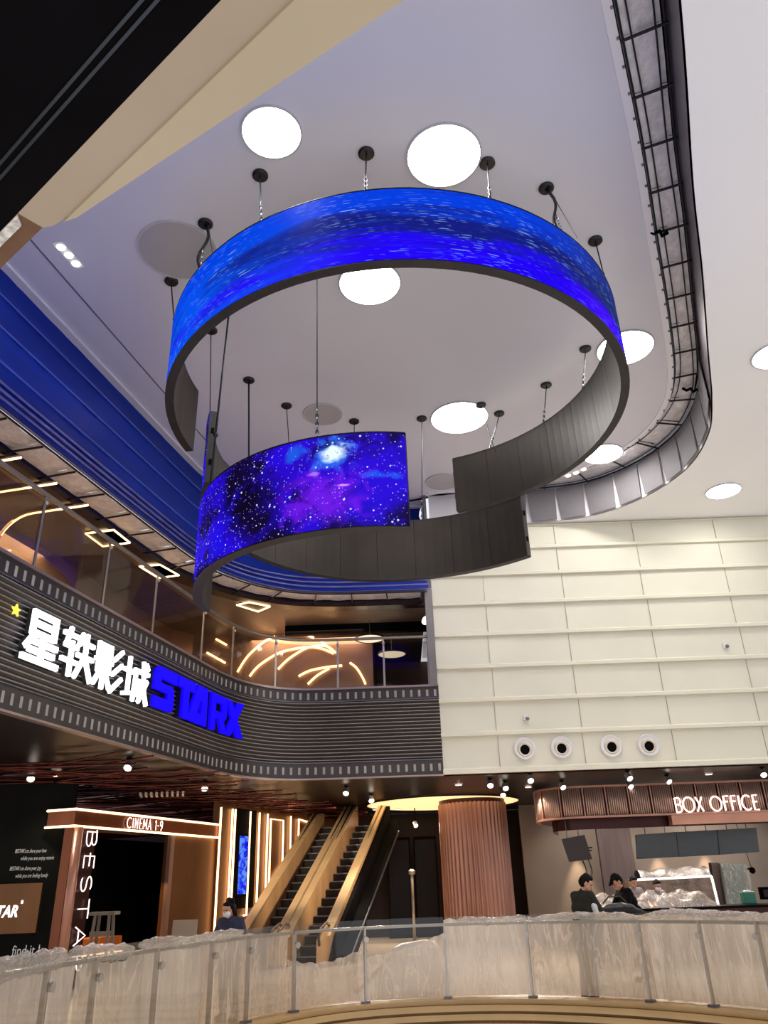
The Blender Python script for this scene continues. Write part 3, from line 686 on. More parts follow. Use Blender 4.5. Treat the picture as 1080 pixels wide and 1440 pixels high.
# ------------------------------------------------------------------ ceiling canopies and the cables that carry the arcs
M_can = mat('black_canopy', (12, 11, 12), .35, noise=(6, .2))
def hang(label, cp, end, r=.012, kind='straight', z=ZC, hook=True):
    p = PZ(cp[0], cp[1], z) if not isinstance(cp, Vector) else cp
    t = thing('ceiling_canopy', label, 'ceiling canopy', p, 'black canopies that carry the LED arcs')
    b = MB(); b.lathe([(.02, -.05), (.10, -.05), (.125, -.03), (.125, 0.0), (.02, 0)], p, 24); b.build('cup', M_can, t, smooth='angle')
    e = Vector(end); a = p+Vector((0, 0, -.05)); L_ = (e-a).length
    b = MB()
    if kind == 'straight': b.tube([a, e], r, 5); 
    else: b.tube([a]+[a.lerp(e, k/10)+Vector((.07*math.sin(k*.63), 0, 0)) for k in range(1, 10)]+[e], .026, 6)
    b.build('cable', M_dsteel if kind == 'straight' else M_rubber, t, smooth=True)
    if kind != 'straight':
        b = MB(); b.tube([a+Vector((.05, 0, 0)), e+Vector((.22, .05, 0))], .008, 5); b.build('steel_rope', M_steel, t)
    if hook:
        m = max(3, min(7, int(L_/.12))); k = MB()
        for i in range(m):
            c = e+(a-e).normalized()*(.05+i*.07); k.tube([c+Vector((.022*math.cos(q*math.pi/3)*(1 if i % 2 else .2), .022*math.cos(q*math.pi/3)*(.2 if i % 2 else 1), .04*math.sin(q*math.pi/3))) for q in range(6)], .008, 4, closed=True)
        k.build('chain', M_steel, t)
    return t
def on_ring(cx, cy, r, a, z): return Vector((cx+r*math.cos(R(a)), cy+r*math.sin(R(a)), z))
def below(px, py, cx, cy, r, z, da=0.0):
    p = PZ(px, py, ZC); a = math.degrees(math.atan2(p.y-cy, p.x-cx))+da; return on_ring(cx, cy, r, a, z)
for px, py, lab, kd, da in (
    (515, 215, 'black canopy nearest the camera, between the two brightest round lamps', 'straight', 0), (685, 229, 'black canopy touching the rim of the largest lit round lamp', 'straight', -3),
    (768, 264, 'black canopy with a thick cord beside the slot, right of the largest lamp', 'cord', 0), (837, 338, 'black canopy above the dark blue end of the big ring', 'straight', 0),
    (823, 490, 'black canopy inside the big ring beside the half-hidden lit lamp', 'straight', 0), (768, 541, 'black canopy above the brown inside of the big ring', 'straight', 0),
    (702, 581, 'small black canopy just past the oval lit lamp', 'straight', 2), (241, 395, 'black canopy under the unlit round disc, on the outside of the ring', 'straight', -2),
    (289, 314, 'black canopy with a thick cord overlapping the unlit round disc', 'cord', 2), (366, 246, 'black canopy below the smaller bright lamp with a cord to the ring', 'straight', 2)):
    hang(lab, (px, py), below(px, py, CX, CY, 4.05, 10.61, da), kind=kd)
for px, py, lab, a in ((676, 569, 'black canopy overlapping the edge of the oval lit lamp', 52), (593, 588, 'black canopy with a long cable beside the oval lit lamp', 82), (498, 592, 'black canopy just above the white star cloud of the lowest screen', 104),
                       (403, 570, 'black canopy beside the small unlit disc over the lowest screen', 126), (350, 534, 'black canopy with a thick black cable inside the big ring', 146), (297, 464, 'black canopy peeping out under the blue ring edge', 185)):
    q = on_ring(CX, CY, radC(a)-.06, a, 9.14+.05*math.cos(R(a)))
    hang(lab, (px, py), q, kind='straight', r=.02 if px in (350,) else .010, hook=px in (676, 593))
pb = on_ring(-.21, 11.78, 2.79, -104, 7.2); hang('black canopy hidden above the blue ring, its long cable drops to the lowest screen', Vector((pb.x-.05, pb.y+.2, ZC)), pb, r=.008)
pb = on_ring(-.21, 11.78, 2.79, -152, 7.2); pt = Vector((-2.55, 10.5, ZC)); t = hang('black canopy behind the ring whose knotted black cable reaches the lowest screen', pt, pb, r=.018, hook=False)
b = MB(); b.ball(pb.lerp(pt, .22), .045, 8); b.build('knot', M_rubber, t, smooth=True)

# ------------------------------------------------------------------ round ceiling lamps and unlit discs
M_rim = mat('lamp_rim', (196, 196, 200), .5, noise=(3, .04))
def disc_lamp(name, label, px, py, r, z, lit):
    p = PZ(px, py, z); t = thing(name, label, 'ceiling lamp' if lit else 'ceiling disc', p)
    if lit:
        l = lamp('AREA', 'lamp_light', p+Vector((0, 0, -.06)), 55 if z == ZC else 22, (1, .97, .93), size=2*r); l.data.shape = 'DISK'
    b = MB(); b.lathe([(r, .0), (r+.03, .0), (r+.03, -.03), (r, -.03), (r, 0)], p, 56, cap=False); b.build('rim', M_rim, t, smooth='angle')
    b = MB(); b.lathe([(.01, -.02), (r, -.02), (r, -.002), (.01, -.002)], p, 56); b.build('diffuser', G_white if lit else mat('unlit_diffuser', (178, 176, 178), .45, noise=(.8, .04)), t)
disc_lamp('round_ceiling_lamp', 'lit round ceiling lamp closest to the beige edge boards', 382, 186, .43, ZC, True)
disc_lamp('round_ceiling_lamp', 'largest lit round ceiling lamp, above the top of the big ring', 624, 219, .56, ZC, True)
disc_lamp('round_ceiling_lamp', 'lit round lamp cut by the lower edge of the blue ring', 520, 398, .56, ZC, True)
disc_lamp('round_ceiling_lamp', 'lit round lamp partly behind the outer side of the big ring', 879, 489, .58, ZC, True)
disc_lamp('round_ceiling_lamp', 'oval lit ceiling lamp seen through the ring beside the canopies', 646, 587, .68, ZC, True)
disc_lamp('round_ceiling_lamp', 'small lit lamp at the slot curve behind the dark ring', 848, 638, .50, ZC, True)
disc_lamp('round_ceiling_lamp', 'small lit lamp on the outer ceiling above the cream wall', 1017, 690, .43, ZO, True)
disc_lamp('round_ceiling_lamp', 'lit lamp cut off by the picture edge on the outer ceiling', 1090, 499, .42, ZO, True)
disc_lamp('unlit_ceiling_disc', 'large unlit grey ceiling disc behind the upper edge of the blue ring', 250, 352, .66, ZC, False)
disc_lamp('unlit_ceiling_disc', 'small unlit grey ceiling disc above the lowest screen', 454, 582, .44, ZC, False)
disc_lamp('unlit_ceiling_disc', 'faint unlit ceiling disc between the screen end and the dark ring', 622, 677, .44, ZC, False)
for pts, lab in ((((86, 347), (97, 358), (107, 370)), 'row of three small lit downlights close to the brown board'), (((254, 540), (261, 547), (267, 553)), 'row of three tiny lit downlights beside the left end of the big ring'), (((799, 668), (810, 664), (821, 659)), 'row of three tiny lit downlights just inside the slot curve')):
    ps = [PZ(x, y, ZC) for x, y in pts]; t = thing('triple_downlight', lab, 'downlight', ps[1], 'rows of three ceiling downlights')
    b = MB(); d = (ps[2]-ps[0]).normalized(); b.bar(ps[0]-d*.12+Vector((0, 0, -.008)), ps[2]+d*.12+Vector((0, 0, -.008)), .2, .012); b.build('plate', M_white, t)
    for p in ps:
        b = MB(); b.lathe([(.01, -.03), (.06, -.03), (.07, -.01), (.01, -.01)], p, 16); b.build('lens', glow('downlight_lens', (255, 246, 238), 14), t)

# ------------------------------------------------------------------ upper glass balustrade
PBAL = offset(FAS, -.02); LB_ = cum(PBAL)
t = thing('glass_balustrade', 'upper floor glass balustrade standing on the ribbed dark fascia', 'balustrade', (-4.5, 15, ZF))
px_posts = [48, 143, 214, 282, 325, 387, 475, 541, 604]
sp = sorted(len_at_px(PBAL, x, 6.35) for x in px_posts); sp = [sp[0]-4.4, sp[0]-2.2]+sp
for i, s in enumerate(sp):
    p = at_len(PBAL, s, LB_); q = at_len(PBAL, s+.03, LB_); a = math.atan2(q[1]-p[1], q[0]-p[0])
    b = MB(); b.box((p[0], p[1], ZF+.62), (.05, .02, 1.24), a); b.box((p[0]+.0, p[1], ZF+1.28), (.03, .03, .1), a); ps = b.build('post', M_post, t)
    b = MB(); b.ball((p[0]+math.sin(a)*.03, p[1]-math.cos(a)*.03, ZF+1.18), .04, 8); b.build('clamp', M_post, ps, smooth=True)
    s1 = sp[i+1] if i+1 < len(sp) else s
    if s1-s > .2:
        m = sub_path(PBAL, s+.03, s1-.03, .2); b = MB(); b.sweep(m, [(-.006, ZF+.05), (.006, ZF+.05), (.006, ZF+1.2), (-.006, ZF+1.2)]); b.build('glass_panel', GL, t)
b = MB(); m = sub_path(PBAL, sp[0]-1, LB_[-1]-.05, .2); b.tube([(p[0], p[1], ZF+1.33) for p in m], .042, 8); b.build('handrail', mat('grey_handrail', (130, 124, 116), .4, metal=.6, noise=(3, .08)), t, smooth=True)

# light lines of the upper corridor
def led_line(parent, pts, r=.022, m=None, name='light_line'):
    b = MB(); b.tube(pts, r, 6); return b.build(name, m or G_warm, parent, smooth=True)
hoop_lab = ['nearest light hoop on the upper corridor ceiling', 'second light hoop on the upper corridor ceiling', 'light hoop that curves down the bronze corridor wall in view', 'hoop of light out of view nearer the camera']
for i, (e, lab) in enumerate((((-6.42, 11.78), hoop_lab[0]), ((-6.18, 12.77), hoop_lab[1]), ((-5.93, 13.72), hoop_lab[2]))):
    t = thing('light_hoop', 'warm '+lab, 'light hoop', (e[0], e[1], 6.1), 'warm light hoops across the corridor')
    d = Vector((-.976, .219, 0)); e = Vector((e[0], e[1], ZU-.08)); pts = [e, e+d*1.25]
    c = e+d*1.25+Vector((0, 0, -.75)); pts += [c+d*.75*math.sin(R(k*9))+Vector((0, 0, .75*math.cos(R(k*9)))) for k in range(1, 11)]+[e+d*2.0+Vector((0, 0, -2.5))]
    led_line(t, pts, .025); b = MB(); b.tube([p+Vector((0, 0, .02)) for p in pts], .034, 6); b.build('channel', M_bronze, t, smooth=True)
for i, (q, lab) in enumerate(((((-6.5, 15.13), (-5.84, 15.0), (-5.71, 15.7), (-6.37, 15.85)), 'first square light frame under the blue parapet, nearest the fascia sign'), (((-5.92, 17.1), (-5.41, 17.04), (-5.14, 17.77), (-5.68, 17.9)), 'second square light frame, beside the lower end of the lowest screen'), (((-4.15, 20.12), (-3.78, 19.94), (-3.26, 20.35), (-3.66, 20.75)), 'square light frame at the corridor corner above the curved balustrade'))):
    t = thing('square_ceiling_light', lab, 'ceiling light', (q[0][0], q[0][1], ZU-.1), 'square light frames on the corridor ceiling')
    P = [Vector((x, y, ZU-.05)) for x, y in q]
    for k in range(4): led_line(t, [P[k], P[(k+1) % 4]], .02, name='light_bar')
    b = MB(); b.prism([p+Vector((0, 0, .02)) for p in P], (0, 0, .02)); b.build('back_plate', M_dark, t)
for pts, lab in (([(334, 945), (343, 930), (353, 918), (371, 903), (387, 895)], 'leftmost glowing arc on the bronze end wall'), ([(351, 951), (360, 940), (371, 931), (393, 918), (417, 912), (434, 910), (452, 912), (469, 919)], 'long glowing arc crossing another on the bronze end wall'),
                 ([(391, 941), (402, 930), (414, 921), (432, 911), (451, 908), (462, 910), (472, 918)], 'glowing arc that rises behind the balustrade post'), ([(420, 951), (429, 946), (440, 942), (461, 938), (481, 936)], 'low glowing arc near the fascia edge'),
                 ([(433, 962), (446, 950), (463, 940)], 'shortest low glowing arc on the bronze end wall'), ([(492, 932), (500, 938), (506, 946), (511, 955), (514, 962)], 'glowing arc bending down beside the purple glass reflection'), ([(401, 891), (421, 889), (431, 892), (441, 897)], 'bent light line highest on the bronze end wall'), ([(452, 902), (460, 909), (470, 916)], 'short slanted light line between the arcs'),
                 ([(170/5.4+260, 525/5.4+820), (310/5.4+260, 604/5.4+820)], 'straight slanted light line low beside the curved glass'), ([(238/5.4+260, 422/5.4+820), (320/5.4+260, 468/5.4+820)], 'small light line by the curved glass corner'), ([(265, 880), (272, 873), (283, 870)], 'small glowing arc left of the curved glass')):
    y = 23.03; P = [PY(px, py, y) for px, py in pts]
    if pts[-1][0] < 330: P = [PL(px, py, WU[6], (WU[7][0]-WU[6][0], WU[7][1]-WU[6][1])) for px, py in pts] if pts[-1][0] < 290 else P; P = [p-FW*.05 for p in P]
    P = smooth_path([tuple(p) for p in P], 4) if len(P) > 2 else P
    o = MB(); o.tube(P, .035, 6); tag(o.build('light_arc', G_warm, smooth=True), 'warm '+lab, 'light arc', 'warm light arcs in the upper corridor')
for px, py, lab in ((520, 897, 'round cream lamp level with the upper handrail'), (551, 919, 'round cream lamp just under the upper handrail')):
    p = PZ(px, py, 8.25 if px == 520 else 8.0); t = thing('corridor_lamp', lab, 'ceiling lamp', p); b = MB(); b.lathe([(.02, -.03), (.40, -.03), (.42, 0), (.02, 0)], p, 40); b.build('diffuser', glow('cream_lamp', (250, 236, 206), .9), t)
    b = MB(); b.tube([p, (p.x, p.y, ZU)], .012, 6); b.build('hanging_rod', M_steel, t)
    b = MB(); b.lathe([(.42, 0), (.45, 0), (.45, -.04), (.42, -.04), (.42, 0)], p, 40, cap=False); b.build('rim', M_dark, t)
lamp('AREA', 'corridor_fill', (-7.6, 14.5, 8.6), 170, WARM, size=3.0); lamp('AREA', 'corridor_fill', (-2.5, 24.0, 8.6), 420, (1.0, .72, .5), size=3.5)  # area lights added to brighten the corridor beyond its light lines
b = MB(); p = PY(597, 875, 21.2); b.lathe([(.02, 0), (.09, .02), (.1, .2), (.05, .28), (.02, .3)], p, 16, axis=(.2, -1, .1)); tag(b.build('wall_light', glow('wall_light_face', (240, 246, 255), 1.6), smooth=True), 'small bright white lamp at the dark corridor end beside the corner post', 'lamp')

# ------------------------------------------------------------------ fascia signs
FD = Vector((.2187, .9758, 0)); FN = Vector((.9758, -.2187, 0)); F0 = Vector((-8.03, 0, 0)); ZV = Vector((0, 0, 1))
LFAS = cum(FAS)
def FP(s, z, o=0.1):
    """a point s metres along the fascia (it follows the bend), o proud of it"""
    p = at_len(FAS, LFAS[1]+s, LFAS); q = at_len(FAS, LFAS[1]+s+.04, LFAS); q0 = at_len(FAS, LFAS[1]+s-.04, LFAS); d = math.dist(q, q0) or 1
    return Vector((p[0]+(q[1]-q0[1])/d*o, p[1]-(q[0]-q0[0])/d*o, z))
def fprism(mb, pts, o0, o1):
    n = len(pts); mb.add([FP(x, z, o0) for x, z in pts]+[FP(x, z, o1) for x, z in pts], [tuple(range(n))[::-1], tuple(range(n, 2*n))]+[(i, (i+1) % n, n+(i+1) % n, n+i) for i in range(n)])
def SXP(px, z=5.2): return len_at_px(offset(FAS, .15), px, z)-LFAS[1]
def stroke(mb, s0, z0, w, h, a, c, th, d0=.09, d1=.20):
    """a flat bar between two points of a letter cell, standing proud of the fascia"""
    A_ = Vector((s0+a[0]*w, z0+a[1]*h)); C_ = Vector((s0+c[0]*w, z0+c[1]*h)); d = (C_-A_).normalized(); n = Vector((-d.y, d.x))*th/2; e = d*th*.25
    poly = [A_-e-n, C_+e-n, C_+e+n, A_-e+n]
    fprism(mb, [(p.x, p.y) for p in poly], d0, d1)
HAN = [
 [((.18, .55), (.18, 1)), ((.82, .55), (.82, 1)), ((.18, .97), (.82, .97)), ((.18, .77), (.82, .77)), ((.18, .57), (.82, .57)), ((.24, .52), (.06, .26)), ((.22, .40), (.92, .40)), ((.16, .22), (.86, .22)), ((0, .04), (1, .04)), ((.52, .5), (.52, .04))],
 [((0, .86), (.46, .86)), ((.2, 1), (.08, .6)), ((.06, .62), (.46, .62)), ((0, .3), (.48, .3)), ((.28, .72), (.28, 0)), ((.6, .98), (.5, .72)), ((.56, .8), (.98, .8)), ((.48, .5), (1, .5)), ((.74, 1), (.74, .5)), ((.72, .5), (.46, .02)), ((.76, .46), (1, .02))],
 [((.08, .72), (.08, 1)), ((.52, .72), (.52, 1)), ((.08, .97), (.52, .97)), ((.08, .85), (.52, .85)), ((.08, .73), (.52, .73)), ((0, .61), (.6, .61)), ((.1, .36), (.1, .52)), ((.5, .36), (.5, .52)), ((.1, .5), (.5, .5)), ((.1, .37), (.5, .37)), ((.3, .36), (.3, 0)), ((.14, .28), (.0, .05)), ((.44, .28), (.58, .05)), ((.96, 1), (.68, .74)), ((.98, .68), (.66, .40)), ((1, .36), (.62, 0))],
 [((0, .66), (.36, .66)), ((.18, .98), (.18, .16)), ((0, .08), (.36, .16)), ((.42, .74), (1, .74)), ((.48, .74), (.42, 0)), ((.5, .5), (.68, .5)), ((.66, .5), (.64, .14)), ((.76, 1), (.86, .3)), ((.84, .34), (1, .0)), ((.96, .56), (.66, .02)), ((.88, .98), (.97, .86))]]
t = thing('cinema_sign', 'row of four white glowing Chinese characters on the dark ribbed fascia', 'sign', FP(13.1, 4.8))
for i, st in enumerate(HAN):
    s0 = 11.32+i*.925; w = .835; b = MB(); back = MB()
    for a, c in st:
        stroke(b, s0, 4.84, w, .76, a, c, .088 if i == 0 else .07, .115, .17); stroke(back, s0, 4.84, w, .76, a, c, .098 if i == 0 else .08, .045, .114)
    ch = b.build('character', G_sign, t); back.build('letter_side', mat('sign_side', (52, 50, 50), .5, noise=(4, .05)), ch)
def poly_letter(parent, s0, z0, w, h, polys):
    b = MB(); k = MB()
    for pl in polys:
        fprism(b, [(s0+x*w, z0+y*h) for x, y in pl], .15, .21); fprism(k, [(s0+x*w, z0+y*h) for x, y in pl], .05, .149)
    l = b.build('letter', G_blue, parent); k.build('letter_side', mat('blue_sign_side', (14, 6, 70), .5, noise=(4, .1)), l)
t = thing('film_brand_sign', 'blue glowing block letters reading STARX on the dark ribbed fascia', 'sign', FP(17.4, 4.8))
Q = lambda *a: list(a)
SA = [SXP(x) for x in (213, 241, 246, 270, 261, 288, 293, 316, 314, 341)]
for (s0, w, polys) in (
 (SA[0], SA[1]-SA[0], [Q((.12, .72), (1.12, .72), (1.12, 1), (.18, 1), (.02, .9), (0, .78)), Q((0, .5), (.3, .5), (.3, .8), (0, .8)), Q((0, .42), (.86, .42), (.98, .52), (.9, .62), (0, .62)), Q((.68, .12), (1, .12), (1, .5), (.68, .5)), Q((0, 0), (.9, 0), (1, .1), (1, .26), (0, .26))]),
 (SA[2], SA[3]-SA[2], [Q((0, .74), (1, .74), (1, 1), (0, 1)), Q((.3, 0), (.66, 0), (.66, .76), (.3, .76))]),
 (SA[4], SA[5]-SA[4], [Q((0, 0), (.40, 0), (.76, 1), (.46, 1)), Q((.70, 0), (1, 0), (1, 1), (.70, 1)), Q((.1, 0), (.9, 0), (.9, .26), (.1, .26)), Q((.5, .62), (.9, .62), (.9, 1), (.52, 1))]),
 (SA[6], SA[7]-SA[6], [Q((0, 0), (.3, 0), (.3, 1), (0, 1)), Q((0, .78), (.9, .78), (1, .9), (.92, 1), (0, 1)), Q((.72, .42), (1, .42), (1, .92), (.72, .92)), Q((.2, .36), (.94, .36), (.94, .54), (.2, .54)), Q((.46, .4), (.78, .4), (1.04, 0), (.7, 0))]),
 (SA[8], SA[9]-SA[8], [Q((0, 1), (.34, 1), (1, 0), (.66, 0)), Q((0, 0), (.34, 0), (1, 1), (.66, 1))])):
    poly_letter(t, s0, 4.86, w, .80, polys)
b = MB(); P = []
for k in range(10):
    r = .1 if k % 2 == 0 else .042; P.append(FP(11.07+r*math.cos(R(90+36*k)), 5.48+r*math.sin(R(90+36*k)), .1))
b.prism(P, FN*.03); tag(b.build('star_badge', glow('yellow_star', (240, 214, 70), 1.1)), 'small yellow star on the fascia just before the white characters', 'star')

# ------------------------------------------------------------------ dark copper tubes under the left soffit
t = thing('tube_ceiling', 'crossing dark copper tubes hung under the lobby soffit', 'ceiling feature', (-4, 22, 3.7))
random.seed(11); n = 0
for i in range(84):
    y = 14.8+i*.20; xl = -11+random.uniform(-.5, .5); xr = -4.4+.27*(y-17)+random.uniform(-.5, .6)
    if i % 4 == 3: a, c = (xl+2, y-1.8), (xr, y+2.2)
    elif i % 4 == 1: a, c = (xl+2, y+2.0), (xr, y-1.0)
    else: a, c = (xl, y), (xr, y+random.uniform(-.3, .3))
    xr = min(c[0], -.9); b = MB(); z = 3.86+.05*(i % 3)
    b.tube([(a[0], a[1], z), (xr, c[1], z)], .019, 6); b.build('tube', M_tube, t, smooth=True)
b = MB(); ce = PZ(228, 1116, 3.78)
for k in range(9): b.box((ce.x-.5+k*.125, ce.y, 3.76), (.05, .62, .06), .25)
tag(b.build('vent_grille', mat('pale_grille', (196, 186, 178), .4, noise=(4, .06))), 'pale slatted air grille among the copper tubes', 'vent')

# ------------------------------------------------------------------ spotlights under the soffit
def spot(label, px, py, aim=(0, 0, -1), flat=False):
    p = PZ(px, py, 4.0); hz = 3.93
    if p.y > 29: p = PY(px, py, 28.5); hz = p.z
    t = thing('spotlight', label, 'spotlight', (p.x, p.y, ZS), 'spotlights under the lobby soffit')
    if flat:
        b = MB(); b.lathe([(.02, 0), (.10, 0), (.12, .04), (.02, .04)], (p.x, p.y, ZS-.045), 24); b.build('housing', M_post, t); b = MB(); b.lathe([(.02, 0), (.09, 0), (.09, .012), (.02, .012)], (p.x, p.y, ZS-.06), 24); b.build('lens', glow('flat_lens', (255, 244, 234), 1.4), t)
        lamp('SPOT', 'spot_beam', (p.x, max(p.y, 20.6) if p.x > 1 else p.y, ZS-.08), 260, LOBBY, aim=(p.x, p.y-.5, 0), size=.08, angle=115); return
    q = Vector((p.x, p.y, hz)); ax = Vector(aim).normalized()
    b = MB(); b.tube([(p.x, p.y, ZS), (p.x, p.y, hz+.02)], .02, 8); b.lathe([(.06, 0), (.06, .02), (.02, .02)], (p.x, p.y, ZS-.025), 16); b.build('stem', M_black, t)
    b = MB(); b.lathe([(.05, -.1), (.075, -.08), (.085, .09), (.078, .09), (.07, .06), (.02, .05)], q, 20, axis=ax); b.build('housing', mat('spot_housing', (150, 146, 146), .4, metal=.3, noise=(4, .05)), t, smooth='angle')
    b = MB(); b.lathe([(.01, .065), (.069, .065), (.069, .075), (.01, .075)], q, 18, axis=ax); b.build('lens', G_spot, t)
    lamp('SPOT', 'spot_beam', q+ax*.1, 400, LOBBY, aim=q+ax*3, size=.06, angle=88)
for px, py, lab, fl in ((45, 1087, 'bright spotlight alone over the black text wall', 0), (79, 1086, 'flat white downlight over the black text wall', 1), (182, 1071, 'spotlight with a pale housing close under the fascia sign', 0), (288, 1102, 'spotlight at the corner where the fascia starts to curve', 0),
    (487, 1109, 'bright spotlight under the curved fascia, over the escalators', 0), (522, 1120, 'spotlight just above the tip of the glowing ceiling disc', 0), (528, 1144, 'flat lamp below the tip of the glowing ceiling disc', 1), (534, 1154, 'spotlight at the top of the right escalator', 0), (561, 1160, 'flat lamp beside the escalator handrail top', 1), (584, 1159, 'bright spotlight left of the copper column', 0),
    (645, 1105, 'flat bright lamp in front of the copper column', 1), (689, 1098, 'small spotlight over the right side of the column', 0), (710, 1102, 'spotlight of a close pair beyond the column', 0), (707, 1112, 'lower spotlight of the close pair beyond the column', 0), (743, 1108, 'flat lamp just before the copper canopy corner', 1), (745, 1091, 'pale spotlight under the cream wall edge', 0),
    (790, 1101, 'spotlight over the rounded end of the copper canopy', 0), (883, 1088, 'upper spotlight of the pair over the canopy middle', 0), (885, 1100, 'lower spotlight of the pair over the canopy middle', 0), (938, 1093, 'tilted spotlight just before the box office letters', 0), (997, 1090, 'flat bright lamp above the box office letters', 1), (1072, 1083, 'last spotlight at the picture edge over the canopy', 0)):
    spot(lab, px, py, (random.uniform(-.3, .3), -.75, -.75), fl)

# ------------------------------------------------------------------ glowing ceiling disc and fluted copper column
c = Vector((1.6, 27.2, ZS-.02)); t = thing('ceiling_disc_light', 'wide warm glowing ceiling disc behind the top of the copper column', 'ceiling light', c)
b = MB(); b.lathe([(.02, -.01), (2.5, -.01), (2.5, .01), (.02, .01)], c, 72); b.build('diffuser', glow('disc_glow', (255, 216, 156), 1.25), t)
b = MB(); b.lathe([(2.5, -.03), (2.58, -.03), (2.58, .015), (2.5, .015), (2.5, -.03)], c, 72, cap=False); b.build('rim', M_dark, t)
cc = Vector((2.5, 26.5, 0)); t = thing('fluted_column', 'round fluted copper column rising into the glowing ceiling disc', 'column', cc); t['kind'] = 'thing'
b = MB(); N = 46
prof = []
for k in range(N):
    for j in range(6):
        a = 2*math.pi*(k+j/6)/N; prof.append((a, 1.03+.06*abs(math.sin(math.pi*j/6))))
m = len(prof); vs = [(cc.x+r*math.cos(a), cc.y+r*math.sin(a), z) for z in (.12, 3.92) for a, r in prof]
b.add(vs, [(i, (i+1) % m, m+(i+1) % m, m+i) for i in range(m)]); b.build('fluted_shaft', M_copper, t, smooth=True)
b = MB(); b.lathe([(1.0, 0), (1.1, 0), (1.1, .12), (1.0, .12)], cc, 64); b.build('base', M_maroon, t); b = MB(); b.lathe([(.9, 3.9), (1.06, 3.9), (1.06, 4.03), (.9, 4.03)], cc, 64); b.build('collar', M_maroon, t)

# ------------------------------------------------------------------ lobby walls
b = MB(); b.box((-2.5, 31.2, 2.03), (22, .2, 4.06)); struct('wall_lobby_back', b, mat('dark_brown_wall', (44, 32, 28), .4, noise=(.8, .2), spec=.2))
b = MB(); b.box((11.2, 29.2, 2.03), (13.6, .2, 4.06)); struct('wall_box_office', b, M_lobbywall)
for x, y, nm in ((.1, 30.2, 0), (1.05, 30.2, 1)):
    t = thing('dark_wall_panel', ('dark panel next to the pale pipe behind the escalators', 'dark panel left of the copper column')[nm], 'wall panel', (x, y, 0)); b = MB(); b.box((x, y, 1.6), (.82, .06, 3.2)); b.build('board', M_black, t); b = MB(); b.box((x, y-.04, 1.6), (.72, .02, 3.0)); b.build('inset', mat('dark_gloss', (16, 13, 13), .3, noise=(1, .2), spec=.15), t)
p = PY(579, 1225, 28); t = thing('pipe_stand', 'thin pale vertical pole between the escalators and the column', 'pole', (p.x, p.y, 0)); b = MB(); b.tube([(p.x, p.y, 0), (p.x, p.y, p.z)], .05, 10); b.build('pole', M_post, t, smooth=True); b = MB(); b.lathe([(.11, -.1), (.12, 0), (.05, .06)], p, 14); b.build('cap', M_post, t); b = MB(); b.lathe([(.2, 0), (.2, .03), (.05, .05)], (p.x, p.y, 0), 18); b.build('foot', M_post, t)

# black wall with small writing, bronze box sign
BWD = Vector((1, .15, 0)).normalized(); BWN = Vector((BWD.y, -BWD.x, 0)); BW0 = Vector((-7.4, 17.5, 0))
def BW(s, z, o=0): return BW0+BWD*s+BWN*o+ZV*z
b = MB(); b.prism([BW(-4, 0), BW(.5, 0), BW(.5, 4.05), BW(-4, 4.05)], BWN*-.2); bwall = struct('wall_text', b, mat('black_text_wall', (24, 24, 21), .6, noise=(1.5, .15), spec=.06))
t = thing('wall_lettering', 'four lines of small white handwriting on the black wall', 'lettering', BW(-.6, 2.0))
M_txt = mat('glowing_white_paint', (196, 194, 190), .6, emit=.28, noise=(5, .03))  # faint glow put into the paint; the writing is no lamp
for s, z, w, tx in ((-.55, 2.50, .62, "BESTAR's to share your love"), (-.42, 2.36, .66, "while you are enjoy movie"), (-.60, 2.17, .62, "BESTAR's to share your joy,"), (-.47, 2.03, .64, "while you are feeling lonely")):
    b = MB(); put_text(b, tx, BW(s, z), BWD, ZV, BWN, .105, .006, width=w, shear=.15); b.build('text_line', M_txt, t)
t = thing('box_sign', 'bronze wall box with white glowing letters below the handwriting', 'sign', BW(-.8, 1.0))
b = MB(); b.prism([BW(-2.2, 1.02), BW(.12, 1.02), BW(.12, 1.92), BW(-2.2, 1.92)], BWN*.12); b.build('box', M_bronzewall, t)
b = MB(); put_text(b, "STAR", BW(-.80, 1.32, .12), BWD, ZV, BWN, .29, .012, width=.53, bold=.03, shear=.16); b.build('letters', G_sign, t)
b = MB(); b.box(BW(-.22, 1.58, .13), (.03, .03, .06), .15); b.build('accent_mark', G_sign, t)
t = thing('wall_note', 'white words find it low on the black wall beside the copper portal', 'lettering', BW(-.2, .6)); b = MB(); put_text(b, "find it !", BW(-.30, .62), BWD, ZV, BWN, .27, .006, width=.52); b.build('text_line', M_txt, t)

# ------------------------------------------------------------------ cinema portal
PD = Vector((.312, .95, 0)); PN = Vector((.95, -.312, 0)); P0 = Vector((-6.7, 17.2, 0))
def PP(s, z, o=0): return P0+PD*s+PN*o+ZV*z
def slab(name, parent, s0, s1, z0, z1, o0, o1, m):
    b = MB(); b.prism([PP(s0, z0, o0), PP(s1, z0, o0), PP(s1, z1, o0), PP(s0, z1, o0)], PN*(o1-o0)); return b.build(name, m, parent)
M_pc = mat('portal_copper', (124, 70, 44), .3, metal=.7, noise=(2.5, .15), stretch=(1, 1, .2))
t = thing('cinema_portal', 'copper cinema entrance portal with light lines and a dark opening', 'portal', PP(0, 0))
slab('header', t, 0, 5.9, 2.98, 3.28, -.7, 0, M_pc); slab('left_jamb', t, 0, .3, 0, 2.98, -.22, 0, M_pc); slab('letter_pier', t, .34, .8, 0, 2.98, -.5, -.04, M_maroon)
